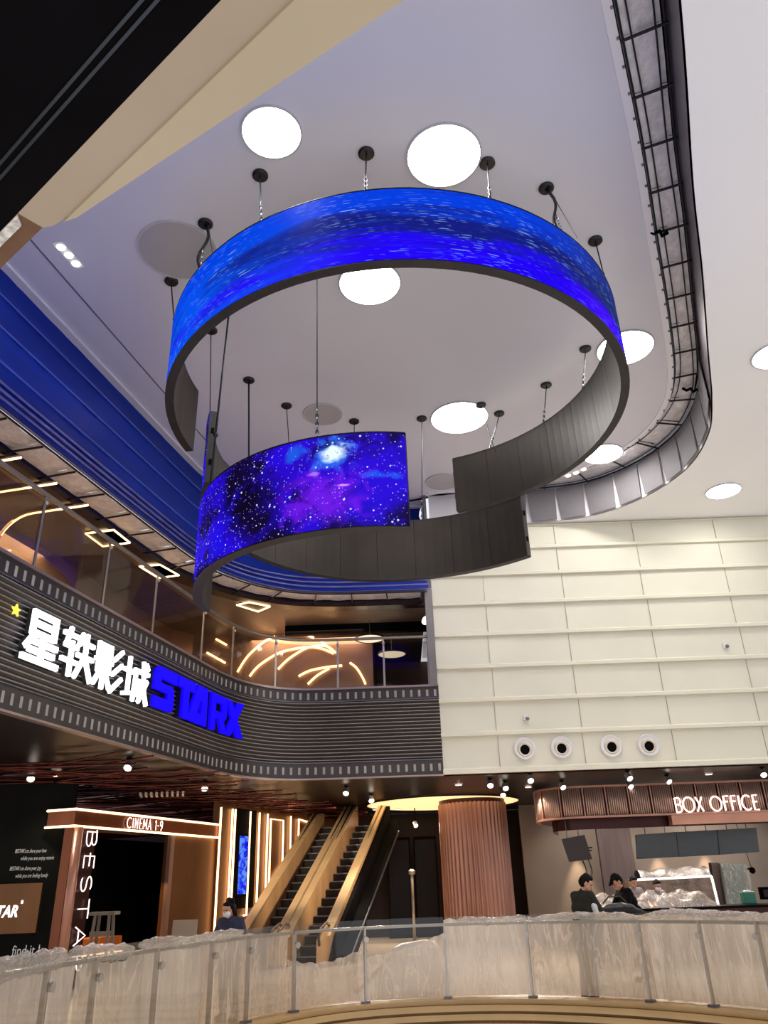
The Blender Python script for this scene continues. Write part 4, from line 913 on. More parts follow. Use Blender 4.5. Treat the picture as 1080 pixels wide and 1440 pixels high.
slab('right_jamb', t, 3.64, 3.8, 0, 2.98, -.1, .0, mat('pale_rose_jamb', (178, 150, 136), .3, metal=.6, noise=(2, .08))); slab('side_wall', t, 3.8, 5.9, 0, 2.98, -.3, -.06, M_bronzewall); slab('dark_opening', t, .3, 7.5, 0, 2.98, -2.4, -2.3, M_black)
slab('passage_ceiling', t, .8, 3.62, 2.94, 2.98, -2.3, -.5, M_maroon); slab('passage_side', t, .74, .8, 0, 2.98, -2.3, -.5, M_black); slab('top_cover', t, 0, 5.9, 3.28, 3.34, -.7, 0, M_maroon)
b = MB(); b.tube([PP(.12, .1, .02), PP(.12, 2.95, .02)], .11, 14); b.build('rounded_corner', M_copper, t, smooth=True)
for z in (3.30, 2.97):
    led_line(t, [PP(-.02, z, -.72), PP(-.02, z, .02)], .024); led_line(t, [PP(-.02, z, .02), PP(5.9, z, .02)], .026)
t2 = thing('portal_lettering', 'glowing word and numbers Cinema 1-9 on the copper header', 'sign', PP(2.0, 3.0)); neon(t2, 'CINEMA 1-9', PP(1.72, 3.02, .05), PD, ZV, .22, .010, G_pink, width=1.42, gap=.2)
t2 = thing('vertical_lettering', 'tall white glowing letters running down the maroon pier', 'sign', PP(.4, .3))
z = 2.93
for chx, w in (('B', .40), ('E', .36), ('S', .40), ('T', .42), ('A', .44), ('R', .40)):
    b = MB()
    lw = LET[chx][0]
    for st in LET[chx][1]: b.tube([PP(.42+p[1]*.33, z-p[0]/lw*w*.86, .03) for p in st], .012, 6)
    b.build('letter', G_letter, t2, smooth=True); z -= w+.06
# furniture in front of the portal
t = thing('work_trestle', 'grey wooden trestle stool in front of the dark opening', 'trestle', PP(1.0, 0, .6)); M_tr = mat('grey_wood', (110, 98, 86), .7, noise=(4, .15), stretch=(1, 1, .2))
tx = PY(141, 1340, 17.0)
for dx, ln in ((-.17, 0), (.17, 0)):
    for dy in (-.12, .12): b = MB(); b.bar((tx.x+dx+.03*(1 if dx > 0 else -1), tx.y+dy*1.8, 0), (tx.x+dx*.8, tx.y+dy, 1.30), .05, .04, up=(0, 1, 0)); b.build('leg', M_tr, t)
for z, w in ((.55, .46), (.98, .40)): b = MB(); b.box((tx.x, tx.y-.14, z), (w, .04, .09)); b.build('rung', M_tr, t)
b = MB(); b.box((tx.x, tx.y, 1.33), (.5, .36, .06)); b.build('top', M_tr, t)
t = thing('glowing_bench', 'low bench lit orange inside the dark cinema opening', 'bench', PP(2.4, 0, -1.2)); slab('body', t, 1.7, 3.4, .0, .5, -1.5, -1.0, M_maroon); slab('seat', t, 1.7, 3.4, .5, .78, -1.55, -.98, mat('orange_lit_timber', (206, 110, 48), .5, noise=(3, .3))); led_line(t, [PP(1.7, .46, -.95), PP(3.4, .46, -.95)], .02)
lamp('AREA', 'bench_glow', PP(2.5, 1.9, -1.2), 22, (1, .55, .25), size=.8)
bx = PY(258, 1318, 18.6); t = thing('cardboard_sheet', 'plain grey cardboard sheet leaning on the bronze wall', 'board', (bx.x, bx.y, 0)); b = MB(); b.hexa([(bx.x-.26, bx.y-.15, 0), (bx.x+.27, bx.y-.15, 0), (bx.x+.27, bx.y-.12, 0), (bx.x-.26, bx.y-.12, 0), (bx.x-.26, bx.y+.05, 1.12), (bx.x+.27, bx.y+.05, 1.12), (bx.x+.27, bx.y+.08, 1.12), (bx.x-.26, bx.y+.08, 1.12)]); b.build('sheet', mat('grey_card', (150, 132, 114), .8, noise=(3, .06)), t)

# ------------------------------------------------------------------ wall of light lines beside the escalators, blue screen
WD = Vector((.33, .944, 0)).normalized(); WN = Vector((WD.y, -WD.x, 0)); W0 = Vector((-4.86, 22.8, 0))
def WP(s, z, o=0): return W0+WD*s+WN*o+ZV*z
b = MB(); b.prism([WP(0, 0), WP(8.5, 0), WP(8.5, 4.05), WP(0, 4.05)], WN*-.2); struct('wall_light', b, M_bronzewall)
b = MB(); b.prism([WP(.95, 1.2, .005), WP(2.1, 1.2, .005), WP(2.1, 3.8, .005), WP(.95, 3.8, .005)], WN*.015); tag(b.build('screen_recess_panel', M_black), 'black recess panel behind the blue poster screen', 'panel')
for lab, pts in (('first tall light line, at the end of the copper portal', [(-.0, .1), (0, 3.75)]), ('left line of the close pair before the blue screen', [(.62, .1), (.62, 3.75)]), ('right line of the close pair before the blue screen', [(.78, .9), (.78, 3.75)]),
                 ('light line with a small foot, just after the blue screen', [(1.5, 1.02), (1.66, 1.02), (1.66, 3.75)]), ('light line between the blue screen and the light loop', [(2.22, .1), (2.22, 3.75)]), ('light line at the near side of the slanted loop', [(2.74, 1.3), (2.74, 3.75)]),
                 ('light loop with a slanted lower side over the escalator', [(2.95, 1.75), (2.95, 3.62), (3.8, 3.62), (3.8, 2.35), (2.95, 1.75)]), ('short light line between the two loops', [(4.33, 2.45), (4.33, 3.78)]), ('last small light loop near the escalator top', [(5.84, 3.66), (4.92, 3.72), (4.92, 2.85), (5.6, 3.4)])):
    o = led_line(None, [WP(s, z, .05) for s, z in pts], .028, name='light_line'); tag(o, lab+' on the bronze wall', 'light line', 'light lines on the bronze wall')
t = thing('poster_screen', 'tall blue glowing poster screen on the wall of light lines', 'screen', WP(1.3, 1.55)); b = MB(); b.prism([WP(1.0, 1.5, .02), WP(1.58, 1.5, .02), WP(1.58, 3.12, .02), WP(1.0, 3.12, .02)], WN*.05); b.build('frame', M_black, t)
q = NT('poster_picture'); u = q.noise(1.0, 4, q.map((2, 3, 1)), .8); base = q.mix(q.rng(u, .38, .62), (24, 20, 236), (96, 150, 250)); base = q.mix(q.rng(q.noise(2.2, 4), .60, .72), base, (16, 10, 120))
b = MB(); b.add([WP(1.05, 1.56, .075), WP(1.53, 1.56, .075), WP(1.53, 3.06, .075), WP(1.05, 3.06, .075)], [(0, 1, 2, 3)], [(0, 0), (1, 0), (1, 3), (0, 3)]); b.build('picture', q.done(base, 1.0), t)

# ------------------------------------------------------------------ two escalators
AZ = R(11.5); ED = Vector((math.sin(AZ), math.cos(AZ), 0)); EN = Vector((math.cos(AZ), -math.sin(AZ), 0)); SL = math.tan(R(28)); E0 = Vector((-3.75, 22, 0))
def EP(l, d, z): return E0+EN*l+ED*d+ZV*z
def zs(d): return max(0.0, min(3.5, .22+d*SL))
M_step = mat('dark_step', (30, 24, 24), .4, metal=.5, noise=(3, .2)); M_deck = mat('bright_bronze_deck', (232, 196, 148), .32, metal=.3, noise=(2, .1))
D0, D1 = -.42, 6.2
lamp('SPOT', 'escalator_fill', (.9, 21.2, 3.95), 900, (1, .8, .58), aim=(-2.4, 24.5, 1.8), size=.15, angle=70)  # spot added to brighten the escalators, without a fitting
lamp('SPOT', 'escalator_fill', (-4.0, 20.6, 3.6), 260, (1, .8, .58), aim=(-2.6, 24.5, 1.2), size=.15, angle=70)  # second added spot on the escalators, from the wall side
for k, (l0, lab) in enumerate(((0.0, 'left escalator beside the wall of light lines, rising away'), (1.18, 'right escalator with the dark open side, rising away'))):
    t = thing('escalator', lab, 'escalator', EP(l0+.55, 0, 0), 'pair of bronze escalators')
    for i in range(17):
        d = D0+i*.385; b = MB(); z = zs(d)+.17
        b.prism([EP(l0+.16, d, z), EP(l0+.98, d, z), EP(l0+.98, d, z-.2), EP(l0+.16, d, z-.2)], ED*.4); st = b.build('step', M_step, t)
        b = MB(); b.prism([EP(l0+.16, d-.006, z+.004), EP(l0+.98, d-.006, z+.004), EP(l0+.98, d-.006, z-.022), EP(l0+.16, d-.006, z-.022)], ED*.03); b.build('step_edge', M_steel, st)
    for side, l in ((0, l0), (1, l0+1.0)):
        b = MB(); prof = [(D0-1.0, .1), (D0-1.0, .55), (D0-.7, .8), (D0, zs(D0)+.72), (D1, zs(D1)+.72), (D1, zs(D1)-.45), (D0, -.0+.02), (D0-.6, .02)]
        b.prism([EP(l, d, z) for d, z in prof], EN*.13); pn = b.build('balustrade', M_bronze, t)
        b = MB(); b.bar(EP(l+.065, D0-.5, zs(D0)+.62), EP(l+.065, D1, zs(D1)+.76), .24, .03); b.build('deck', M_deck, pn)
        b = MB(); pr = [(D0-1.0, .5), (D0-1.05, .7), (D0-.9, .84), (D0-.4, .95), (D0, zs(D0)+.84), (D1, zs(D1)+.84)]; b.tube([EP(l+.065, d, z-.05) for d, z in pr], .03, 8); b.build('handrail', mat('brown_handrail', (70, 46, 34), .35, noise=(4, .1)), t, smooth=True)
    if k == 1:
        b = MB(); b.prism([EP(l0+1.14, D0-.6, .0), EP(l0+1.14, D0, zs(D0)+.6), EP(l0+1.14, D1, zs(D1)+.6), EP(l0+1.14, D1, zs(D1)-.6), EP(l0+1.14, D0+.9, 0)], EN*.1); b.build('side_cladding', M_black, t)
        b = MB(); b.bar(EP(l0+1.5, D0+.2, .12), EP(l0+1.5, D1, zs(D1)-.25), .03, .05); b.build('side_trim', M_steel, t)
        b = MB(); b.prism([EP(l0+1.25, D0-.2, .0), EP(l0+1.25, D1, zs(D1)+.1), EP(l0+1.25, D1, zs(D1)-.3), EP(l0+1.25, D0+.6, 0)], EN*.24); b.build('truss', M_black, t)

# ------------------------------------------------------------------ box office: fluted copper canopy, screens, counter
YB = 22.5
t = thing('box_office_canopy', 'fluted copper canopy over the box office counter', 'canopy', (8, YB, 3.0))
front = smooth_path([(4.9, 26.0), (4.3, 24.6), (4.08, 23.6), (4.25, 22.9), (4.8, 22.52), (5.6, 22.45), (7, 22.45), (16, 22.45)], 6)
LF = cum(front); seg = .62; n = int(LF[-1]/seg)
for i in range(n):
    s0 = i*seg; b = MB(); m = 9
    for k in range(m):
        s = s0+.05+(seg-.10)*(k+.5)/m; p = at_len(front, s, LF); q = at_len(front, s+.02, LF); b.tube([(p[0], p[1], 3.17), (p[0], p[1], 3.90)], .024, 6)
    b.build('flute_panel', mat('copper_flute', (198, 166, 152), .34, metal=.4, noise=(3, .12)), t, smooth=True)
b = MB(); b.sweep(front, [(-.05, 3.15), (-.035, 3.15), (-.035, 3.93), (-.05, 3.93)]); b.build('backing', M_maroon, t)
b = MB(); b.sweep(front, [(-.08, 3.12), (.04, 3.12), (.04, 3.17), (-.08, 3.17)]); b.sweep(front, [(-.08, 3.90), (.04, 3.90), (.04, 3.95), (-.08, 3.95)]); b.build('edge_strip', M_copper, t)
s = 0
while s < LF[-1]:
    b = MB(); p = at_len(front, s, LF); q = at_len(front, s+.02, LF); a = math.atan2(q[1]-p[1], q[0]-p[0]); b.box((p[0]+math.sin(a)*.02, p[1]-math.cos(a)*.02, 3.53), (.03, .05, .76), a); s += seg; b.build('divider', M_copper, t)
b = MB(); inn = smooth_path([(5.0, 25.6), (4.6, 24.2), (4.55, 23.4), (5.0, 23.0), (5.8, 22.9), (16, 22.9)], 6); b.sweep(inn, [(0, 2.86), (.02, 2.86), (.02, 3.13), (0, 3.13)]); b.build('lower_band', M_maroon, t)
b = MB(); b.add([(p[0], p[1], 3.13) for p in front]+[(16, 26, 3.13)], [tuple(range(len(front)+1))]); b.build('underside', M_dark, t)
b = MB(); b.box((12.0, 22.62, 3.0), (9.0, .3, .24)); b.build('lit_fascia', mat('lit_copper', (206, 150, 124), .35, metal=.6, noise=(2, .08)), t)
p0 = PY(951, 1143, 22.36); p1 = PY(1070, 1143, 22.36)
t = thing('box_office_sign', 'pinkish white glowing words BOX OFFICE on the fluted canopy', 'sign', (9.5, 22.36, 3.1)); neon(t, 'BOX OFFICE', (p0.x, 22.37, 3.18), (1, 0, 0), (0, 0, 1), .37, .021, G_pink, width=p1.x-p0.x, gap=.1)
# menu screens seen from behind / front, hung on rods
def screen(label, cs, y, tilt, group=None, yaw=0):
    A_, B_, C_, D_ = [PY(px, py, y) for px, py in cs]; t = thing('menu_screen', label, 'screen', (A_+B_+C_+D_)/4, group)
    n = (B_-A_).cross(D_-A_).normalized(); n = n if n.y > 0 else -n
    b = MB(); b.prism([A_, B_, C_, D_], n*.07); b.build('panel', M_gpanel if yaw == 0 else mat('dark_brown_panel', (54, 44, 40), .45, noise=(3, .1)), t, bevel=.008)
    b = MB()
    for f in (.25, .75):
        p = A_.lerp(B_, f)+n*.04; b.tube([p, (p.x, p.y, 3.12)], .014, 6)
    b.build('hanging_rod', M_steel, t); return t
screen('grey menu screen at the near end of the row of three', ((894, 1174), (950, 1170), (954, 1205), (896, 1208)), 23.4, 0, 'three menu screens in a row')
screen('middle grey menu screen of the row of three', ((951, 1170), (1008, 1167), (1011, 1202), (955, 1205)), 23.4, 0, 'three menu screens in a row')
screen('last grey menu screen of the row, under the word OFFICE', ((1009, 1167), (1064, 1164), (1068, 1198), (1012, 1202)), 23.4, 0, 'three menu screens in a row')
t = screen('single dark tilted menu screen hanging over the man in the cap', ((790, 1180), (822, 1174), (833, 1208), (801, 1212)), 23.0, 0, yaw=1)
b = MB(); q = PY(829, 1196, 23.1); b.box(q, (.12, .05, .03)); b.box(q+Vector((.02, 0, .07)), (.12, .05, .03)); b.build('bracket', M_black, t)
for px, py, lab in ((814, 1200, 'pool'), (930, 1205, 'pool'), (998, 1205, 'pool'), ):
    p = PY(px, py, 28.6); lamp('SPOT', 'wall_pool_and_fill', (p.x, 28.72, 2.95), 300, (1, .72, .46), aim=(p.x, 28.98, 0), size=.04, angle=46, blend=.7); lamp('SPOT', 'wall_pool_and_fill', (p.x+.6, 26.6, 3.9), 190, (1, .86, .74), aim=(p.x+.6, 29.1, 1.6), size=.2, angle=95)  # second, wider spot of each pair is added to brighten the whole wall
p = PY(870, 1230, 28.95); b = MB(); b.box((p.x, 29.0, 2.0), (1.1, .18, 4.0)); struct('trim_9', b, mat('mauve_curtain_wall', (112, 98, 100), .6, noise=(2, .15), stretch=(6, 1, .3)))
for px in (818, 826): 
    a = PY(px, 1206, 29.08); c = PY(px+6, 1262, 29.08); b = MB(); b.tube(smooth_path([tuple(a), (a.x+.1, a.y, (a.z*2+c.z)/3), (a.x-.02, a.y, (a.z+2*c.z)/3), tuple(c)], 5), .014, 5); tag(b.build('hanging_cable', M_rubber), 'thin dark cable hanging on the lit wall, '+('nearer the column' if px == 818 else 'nearer the menu screens'), 'cable')
c = PY(1058, 1224, 24); a = Vector((c.x-.2, c.y, 3.13)); t = thing('hanging_plug', 'cable with a dark plug dangling beside the wrapped board', 'cable', c); b = MB(); b.tube([a, c], .01, 5); b.build('cord', M_rubber, t); b = MB(); b.ball(c, .09, 8); b.box(c+Vector((-.08, 0, .04)), (.14, .06, .05)); b.build('plug', M_black, t)
# display case
t = thing('display_case', 'film wrapped display case with white light edges behind the counter', 'display case', (6.3, 21.4, 0)); y = 21.4
def cq(px, py, yy=y): return PY(px, py, yy)
Tl, Tr, Br, Bl = cq(884, 1238), cq(1000, 1232), cq(1012, 1282), cq(888, 1290)
b = MB(); b.prism([Tl, Tr, Br+Vector((0, 0, -1.0)), Bl+Vector((0, 0, -1.0))], (0, .9, 0)); b.build('body', mat('wrapped_case', (116, 100, 88), .25, noise=(4, .45), bump=(9, 1.0)), t)
led_line(t, [Tl+Vector((0, -.02, 0)), Tr+Vector((0, -.02, 0))], .03, glow('case_edge_light', (246, 236, 236), 1.2), 'light_edge'); led_line(t, [Tr+Vector((0, -.02, 0)), Br+Vector((0, -.02, 0))], .03, glow('case_edge_light', (246, 236, 236), 1.2), 'light_edge')
b = MB(); q0, q1 = cq(902, 1226), cq(1000, 1218)
b.grid(lambda u, v: (q0.lerp(q1, u)+Vector((0, .05+.8*v, -.28+.30*(1-abs(2*v-1)**3)+.03*math.sin(17*u+3*v)))), 30, 6); b.build('film_cover', mat('silver_film', (150, 144, 142), .2, metal=.3, noise=(6, .35), bump=(9, 1)), t, smooth=True)
b = MB(); P = [PY(px, py, 22.2) for px, py in ((1000, 1213), (1010, 1213), (1024, 1290), (1011, 1290))]; P[2] = P[1].lerp(P[2], P[1].z/(P[1].z-P[2].z)); P[3] = P[0].lerp(P[3], P[0].z/(P[0].z-P[3].z)); b.prism(P, (0, .2, 0)); tag(b.build('dark_post', mat('taupe_post', (84, 70, 66), .5, noise=(3, .1))), 'dark taupe post between the display case and the wrapped board', 'post')
t = thing('wrapped_board', 'tall grey green board wrapped in clear crumpled film', 'board', PY(1035, 1280, 22.0)); P = [PY(px, py, 22.0) for px, py in ((1012, 1214), (1048, 1216), (1058, 1268), (1023, 1282))]; P[2] = P[1].lerp(P[2], P[1].z/(P[1].z-P[2].z)); P[3] = P[0].lerp(P[3], P[0].z/(P[0].z-P[3].z))
b = MB(); b.prism(P, (0, .08, 0)); b.build('board', mat('grey_green_board', (96, 102, 92), .5, noise=(3, .15)), t)
b = MB(); b.grid(lambda u, v: P[0].lerp(P[1], u).lerp(P[3].lerp(P[2], u), v)+Vector((.03*math.sin(9*v), -.06-.03*math.sin(13*u+5*v), 0)), 14, 14); b.build('film_wrap', film('wrap_film', (232, 232, 226), .12, .4, (7, 5, 1), .3), t, smooth=True)
p = PY(1056, 1280, 18.6); p.z = 1.046; t = thing('green_box', 'small green box with a white lid on the counter', 'box', p); b = MB(); b.box((p.x, p.y, p.z+.12), (.26, .2, .24)); b.build('body', mat('green_plastic', (30, 104, 84), .4, noise=(6, .15)), t, bevel=.02); b = MB(); b.box((p.x, p.y, p.z+.25), (.12, .12, .03)); b.build('lid', M_white, t, bevel=.01)
p = PY(1076, 1256, 26.5); t = thing('wall_socket_box', 'small dark box on the wall at the picture edge', 'box', p); b = MB(); b.box(p, (.3, .2, .34)); b.build('body', M_black, t); b = MB(); b.box(p+Vector((0, -.11, 0)), (.2, .03, .2)); b.build('cover', M_dark, t)
t = thing('counter', 'long box office counter behind the film covered railing', 'counter', (7.5, 18.6, 0)); b = MB(); b.box((8.2, 18.6, .5), (8.4, .7, 1.0)); b.build('body', M_maroon, t); b = MB(); b.box((8.2, 18.6, 1.02), (8.6, .86, .05)); b.build('worktop', M_black, t, bevel=.01)
# heap of film on the counter
def heap(name, label, x0, x1, y0, y1, z, h, seed, m, nu=60):
    r = random.Random(seed); ph = [r.uniform(0, 6.28) for _ in range(8)]
    def fn(u, v):
        e = (math.sin(math.pi*min(1, max(0, u)))**.5)*math.sin(math.pi*v)**.6
        w = .55+.2*math.sin(7*u+ph[0])+.14*math.sin(17*u+4*v+ph[1])+.1*math.sin(31*u-9*v+ph[2])+.07*math.sin(53*u+13*v+ph[3])+.06*math.sin(22*v+ph[4]+19*u)
        return Vector((x0+(x1-x0)*u+.03*math.sin(23*v+ph[5]+31*u), y0+(y1-y0)*v+.04*math.sin(19*u+ph[6]), z+h*e*max(.1, w)))
    b = MB(); b.grid(fn, nu, 16, lambda u, v: (u*(x1-x0), v)); o = b.build(name, m, smooth=True); tag(o, label, 'plastic sheet', kind='thing'); return o
F_heap = film('crumpled_clear_film', (190, 178, 172), .10, .42, (9, 7, 1), .25)
heap('film_heap', 'crumpled heap of clear film on the counter in front of two workers', 3.95, 6.7, 18.0, 18.9, 1.05, .50, 3, F_heap)

# ------------------------------------------------------------------ people
SKIN = mat('skin', (196, 146, 118), .55, noise=(6, .06)); HAIR = mat('black_hair', (20, 15, 13), .7, noise=(30, .3), spec=.1)
def cap(mb, p, q, r0, r1, n=10):
    p, q = Vector(p), Vector(q); d = q-p; L_ = d.length
    if L_ < 1e-5: d = Vector((0, 0, 1)); L_ = 1e-4
    prof = [(max(.0008, r0*math.cos(R(a))), r0*math.sin(R(a))) for a in (-88, -60, -30, 0)]+[(max(.0008, r1*math.cos(R(a))), L_+r1*math.sin(R(a))) for a in (0, 30, 60, 88)]
    mb.lathe(prof, p, n, axis=d)
def fuse(mb, name, m, parent, vox=.012, local=Matrix.Identity(4), sm=3):
    """one continuous skin over overlapping volumes"""
    me = bpy.data.meshes.new('tmp'); me.from_pydata([tuple(v) for v in mb.v], [], mb.f)
    bm = bmesh.new(); bm.from_mesh(me); bmesh.ops.recalc_face_normals(bm, faces=bm.faces); bm.to_mesh(me); bm.free()
    o = bpy.data.objects.new('tmp', me); COL.objects.link(o); r = o.modifiers.new('r', 'REMESH'); r.mode = 'VOXEL'; r.voxel_size = vox; r.use_smooth_shade = True
    s = o.modifiers.new('s', 'SMOOTH'); s.iterations = sm; s.factor = .5
    dg = bpy.context.evaluated_depsgraph_get(); dg.update(); me2 = bpy.data.meshes.new_from_object(o.evaluated_get(dg)); bpy.data.objects.remove(o); bpy.data.meshes.remove(me)
    me2.name = name; me2.transform(local); me2.materials.clear(); me2.materials.append(m)
    for p in me2.polygons: p.use_smooth = True
    ob = bpy.data.objects.new(name, me2); COL.objects.link(ob); ob.parent = parent; return ob
def person(label, x, y, face, h, lean, head, hands, top, bottom, knees=0.0, capcol=None, mask=False, hairlen=0, helmet=None, long_sleeve=False, band=None):
    """face: heading in degrees (0 looks away along +y, 180 looks at the camera); lean: forward bend; head: (nod, turn); hands: wrist points in body axes"""
    t = thing('person', label, 'person', (x, y, 0)); k = h/1.74
    Lm = Matrix.Rotation(R(-face), 4, 'Z') @ Matrix.Scale(k, 4)
    hip = Vector((0, 0, .93)); RL = Matrix.Rotation(-R(lean), 3, 'X')
    def T(px, py, pz): return hip+RL@(Vector((px, py, pz))-hip)           # torso space follows the lean
    neck = T(0, -.01, 1.46); HR = Matrix.Rotation(-R(lean*.6+head[0]), 3, 'X'); HR = Matrix.Rotation(R(-head[1]), 3, 'Z') @ HR
    def H(px, py, pz): return neck+HR@Vector((px, py, pz))                 # head space, origin at the neck
    b = MB()
    for sx in (-1, 1):                                                     # legs
        a = Vector((sx*.09, 0, .90)); kn = Vector((sx*.10, .03+.1*knees, .49)); an = Vector((sx*.11, -.03, .09)); cap(b, a, kn, .088, .058); cap(b, kn, an, .055, .040); cap(b, kn+Vector((0, -.03, -.12)), kn+Vector((0, -.02, -.2)), .055, .045)
        cap(b, an+Vector((0, -.03, -.045)), an+Vector((.02*sx, .15, -.055)), .040, .033)
    cap(b, (-.08, 0, .93), (.08, 0, .93), .115, .115); cap(b, T(-.05, 0, 1.0), T(.05, 0, 1.0), .115, .115); cap(b, T(-.06, 0, 1.12), T(.06, 0, 1.12), .108, .108)
    cap(b, T(-.09, .01, 1.26), T(.09, .01, 1.26), .112, .112); cap(b, T(-.12, 0, 1.37), T(.12, 0, 1.37), .085, .085); cap(b, T(-.17, -.01, 1.42), T(.17, -.01, 1.42), .055, .055)
    cap(b, T(0, -.01, 1.40), H(0, .01, .06), .062, .052)
    cap(b, H(0, .0, .15), H(0, .01, .185), .083, .085, 16); cap(b, H(0, -.03, .165), H(0, -.03, .18), .078, .078, 16); cap(b, H(0, .035, .085), H(0, .05, .075), .058, .045, 12); cap(b, H(-.03, .03, .10), H(.03, .03, .10), .05, .05)
    cap(b, H(0, .088, .155), H(0, .105, .122), .011, .017, 8); cap(b, H(-.018, .088, .085), H(.018, .088, .085), .012, .012, 8); cap(b, H(-.04, .07, .170), H(.04, .07, .170), .018, .018, 8)
    for sx in (-1, 1): cap(b, H(sx*.085, -.005, .15), H(sx*.092, -.012, .115), .018, .012, 8)
    sl = MB()
    for sx, wr in zip((-1, 1), hands):                                     # arms, hands with five fingers
        sh = T(sx*.19, -.01, 1.41); w = Vector(wr); d = w-sh; L_ = min(d.length, .53); w = sh+d.normalized()*L_; mid = (sh+w)/2; bend = math.sqrt(max(0, .275**2-(L_/2)**2))
        out = Vector((sx*.6, -.45, -.65)); out -= d.normalized()*out.dot(d.normalized()); el = mid+out.normalized()*bend
        cap(b, sh, el, .050, .040); cap(b, el, w, .040, .027)
        cap(sl, sh, sh.lerp(el, 1.0 if long_sleeve else .82), .064, .054)
        if long_sleeve: cap(sl, el, el.lerp(w, .93), .052, .038)
        f = (w-el).normalized(); up = Vector((0, 0, 1)); rg = f.cross(up); rg = rg.normalized() if rg.length > .05 else Vector((1, 0, 0)); dn = f.cross(rg).normalized(); dn = dn if dn.z < 0 else -dn
        for q in (-.024, 0, .024): cap(b, w+f*.02+rg*q*.7, w+f*.08+rg*q, .015, .013, 8)
        for q, ln in ((-.032, .062), (-.011, .078), (.011, .083), (.032, .074)):
            a0 = w+f*.085+rg*q; a1 = a0+f*ln*.5+dn*.006; cap(b, a0, a1, .0095, .009, 8); cap(b, a1, a1+f*ln*.35+dn*ln*.4, .009, .0078, 8)
        tb = w+f*.03-rg*sx*.03*(-1); cap(b, tb, tb+rg*sx*.028+f*.03+dn*.01, .0125, .011, 8); cap(b, tb+rg*sx*.028+f*.03+dn*.01, tb+rg*sx*.03+f*.062+dn*.022, .011, .009, 8)
    fuse(b, 'body', SKIN, t, .0095, Lm, 2)
    s = MB(); o = .018
    cap(s, T(-.06, 0, .98), T(.06, 0, .98), .125+o*.4, .125+o*.4); cap(s, T(-.06, 0, 1.08), T(.06, 0, 1.08), .112+o, .112+o); cap(s, T(-.09, .01, 1.25), T(.09, .01, 1.25), .114+o, .114+o); cap(s, T(-.12, 0, 1.36), T(.12, 0, 1.36), .088+o, .088+o); cap(s, T(-.18, -.01, 1.42), T(.18, -.01, 1.42), .058+o*.7, .058+o*.7)
    cap(s, T(0, -.01, 1.43), T(0, 0, 1.475), .075, .062); s.v += [] ; base = len(s.v); s.v += sl.v; s.f += [tuple(i+base for i in f) for f in sl.f]
    fuse(s, 'shirt', top, t, .016, Lm, 3)
    s = MB(); cap(s, (-.08, 0, .92), (.08, 0, .92), .128, .128)
    for sx in (-1, 1): cap(s, (sx*.09, 0, .88), (sx*.10, .03+.1*knees, .49), .105, .078); cap(s, (sx*.10, .03+.1*knees, .49), (sx*.11, -.03, .10), .078, .062)
    fuse(s, 'trousers', bottom, t, .018, Lm, 3)
    s = MB()
    for sx in (-1, 1): cap(s, (sx*.11, -.07, .045), (sx*.13, .13, .04), .052, .044)
    fuse(s, 'shoes', M_rubber, t, .016, Lm, 2)
    s = MB()
    if helmet is None:
        cap(s, H(0, -.030, .155), H(0, -.018, .197), .090, .088, 14); cap(s, H(0, .035, .232), H(0, -.03, .238), .050, .055, 12); cap(s, H(-.045, .044, .232), H(.045, .044, .232), .034, .034); cap(s, H(-.078, .02, .20), H(-.080, .02, .165), .016, .010); cap(s, H(.078, .02, .20), H(.080, .02, .165), .016, .010)
        if hairlen: cap(s, H(0, -.07, .14), H(0, -.08, .02), .07, .05); cap(s, H(-.075, -.01, .2), H(-.085, -.01, .08), .03, .02); cap(s, H(.075, -.01, .2), H(.085, -.01, .08), .03, .02); cap(s, H(-.05, -.05, .26), H(.05, -.06, .27), .045, .05)
        fuse(s, 'hair', HAIR, t, .011, Lm, 2)
    else:
        for q in range(9): a = q*.7; cap(s, H(.05*math.cos(a), -.02+.05*math.sin(a), .22), H(.10*math.cos(a), -.03+.09*math.sin(a), .26-.03*(q % 3)), .04, .022)
        cap(s, H(0, -.03, .17), H(0, -.02, .2), .095, .088); fuse(s, 'hair', helmet, t, .011, Lm, 2)
    if capcol:
        s = MB(); cap(s, H(0, -.015, .20), H(0, -.01, .215), .097, .088, 14); cap(s, H(-.04, .09, .205), H(.04, .09, .205), .02, .02); cap(s, H(-.03, .14, .195), H(.03, .14, .195), .018, .018); cap(s, H(0, .05, .205), H(0, .15, .195), .06, .02); fuse(s, 'cap', capcol, t, .011, Lm, 2)
    s = MB()
    for sx in (-1, 1): cap(s, H(sx*.032, .083, .158), H(sx*.036, .082, .158), .0125, .012, 8)
    e = MB(); e.v = [ (Lm @ v.to_4d()).to_3d() for v in s.v]; e.f = s.f; b2 = MB(); b2.v = [v+Vector((x, y, 0)) for v in e.v]; b2.f = e.f; b2.build('eyes', M_rubber, t, smooth=True)
    if mask:
        s = MB(); cap(s, H(-.025, .065, .095), H(.025, .065, .095), .052, .052); cap(s, H(-.015, .088, .10), H(.015, .088, .10), .036, .036); cap(s, H(0, .05, .065), H(0, .055, .065), .048, .04); fuse(s, 'face_mask', M_white, t, .010, Lm, 2)
    if band:
        s = MB(); sh = T(.19, -.01, 1.41); cap(s, sh+Vector((.045, .01, -.14)), sh+Vector((.055, .05, -.24)), .062, .060); fuse(s, 'sleeve_print', band, t, .014, Lm, 2)
    return t
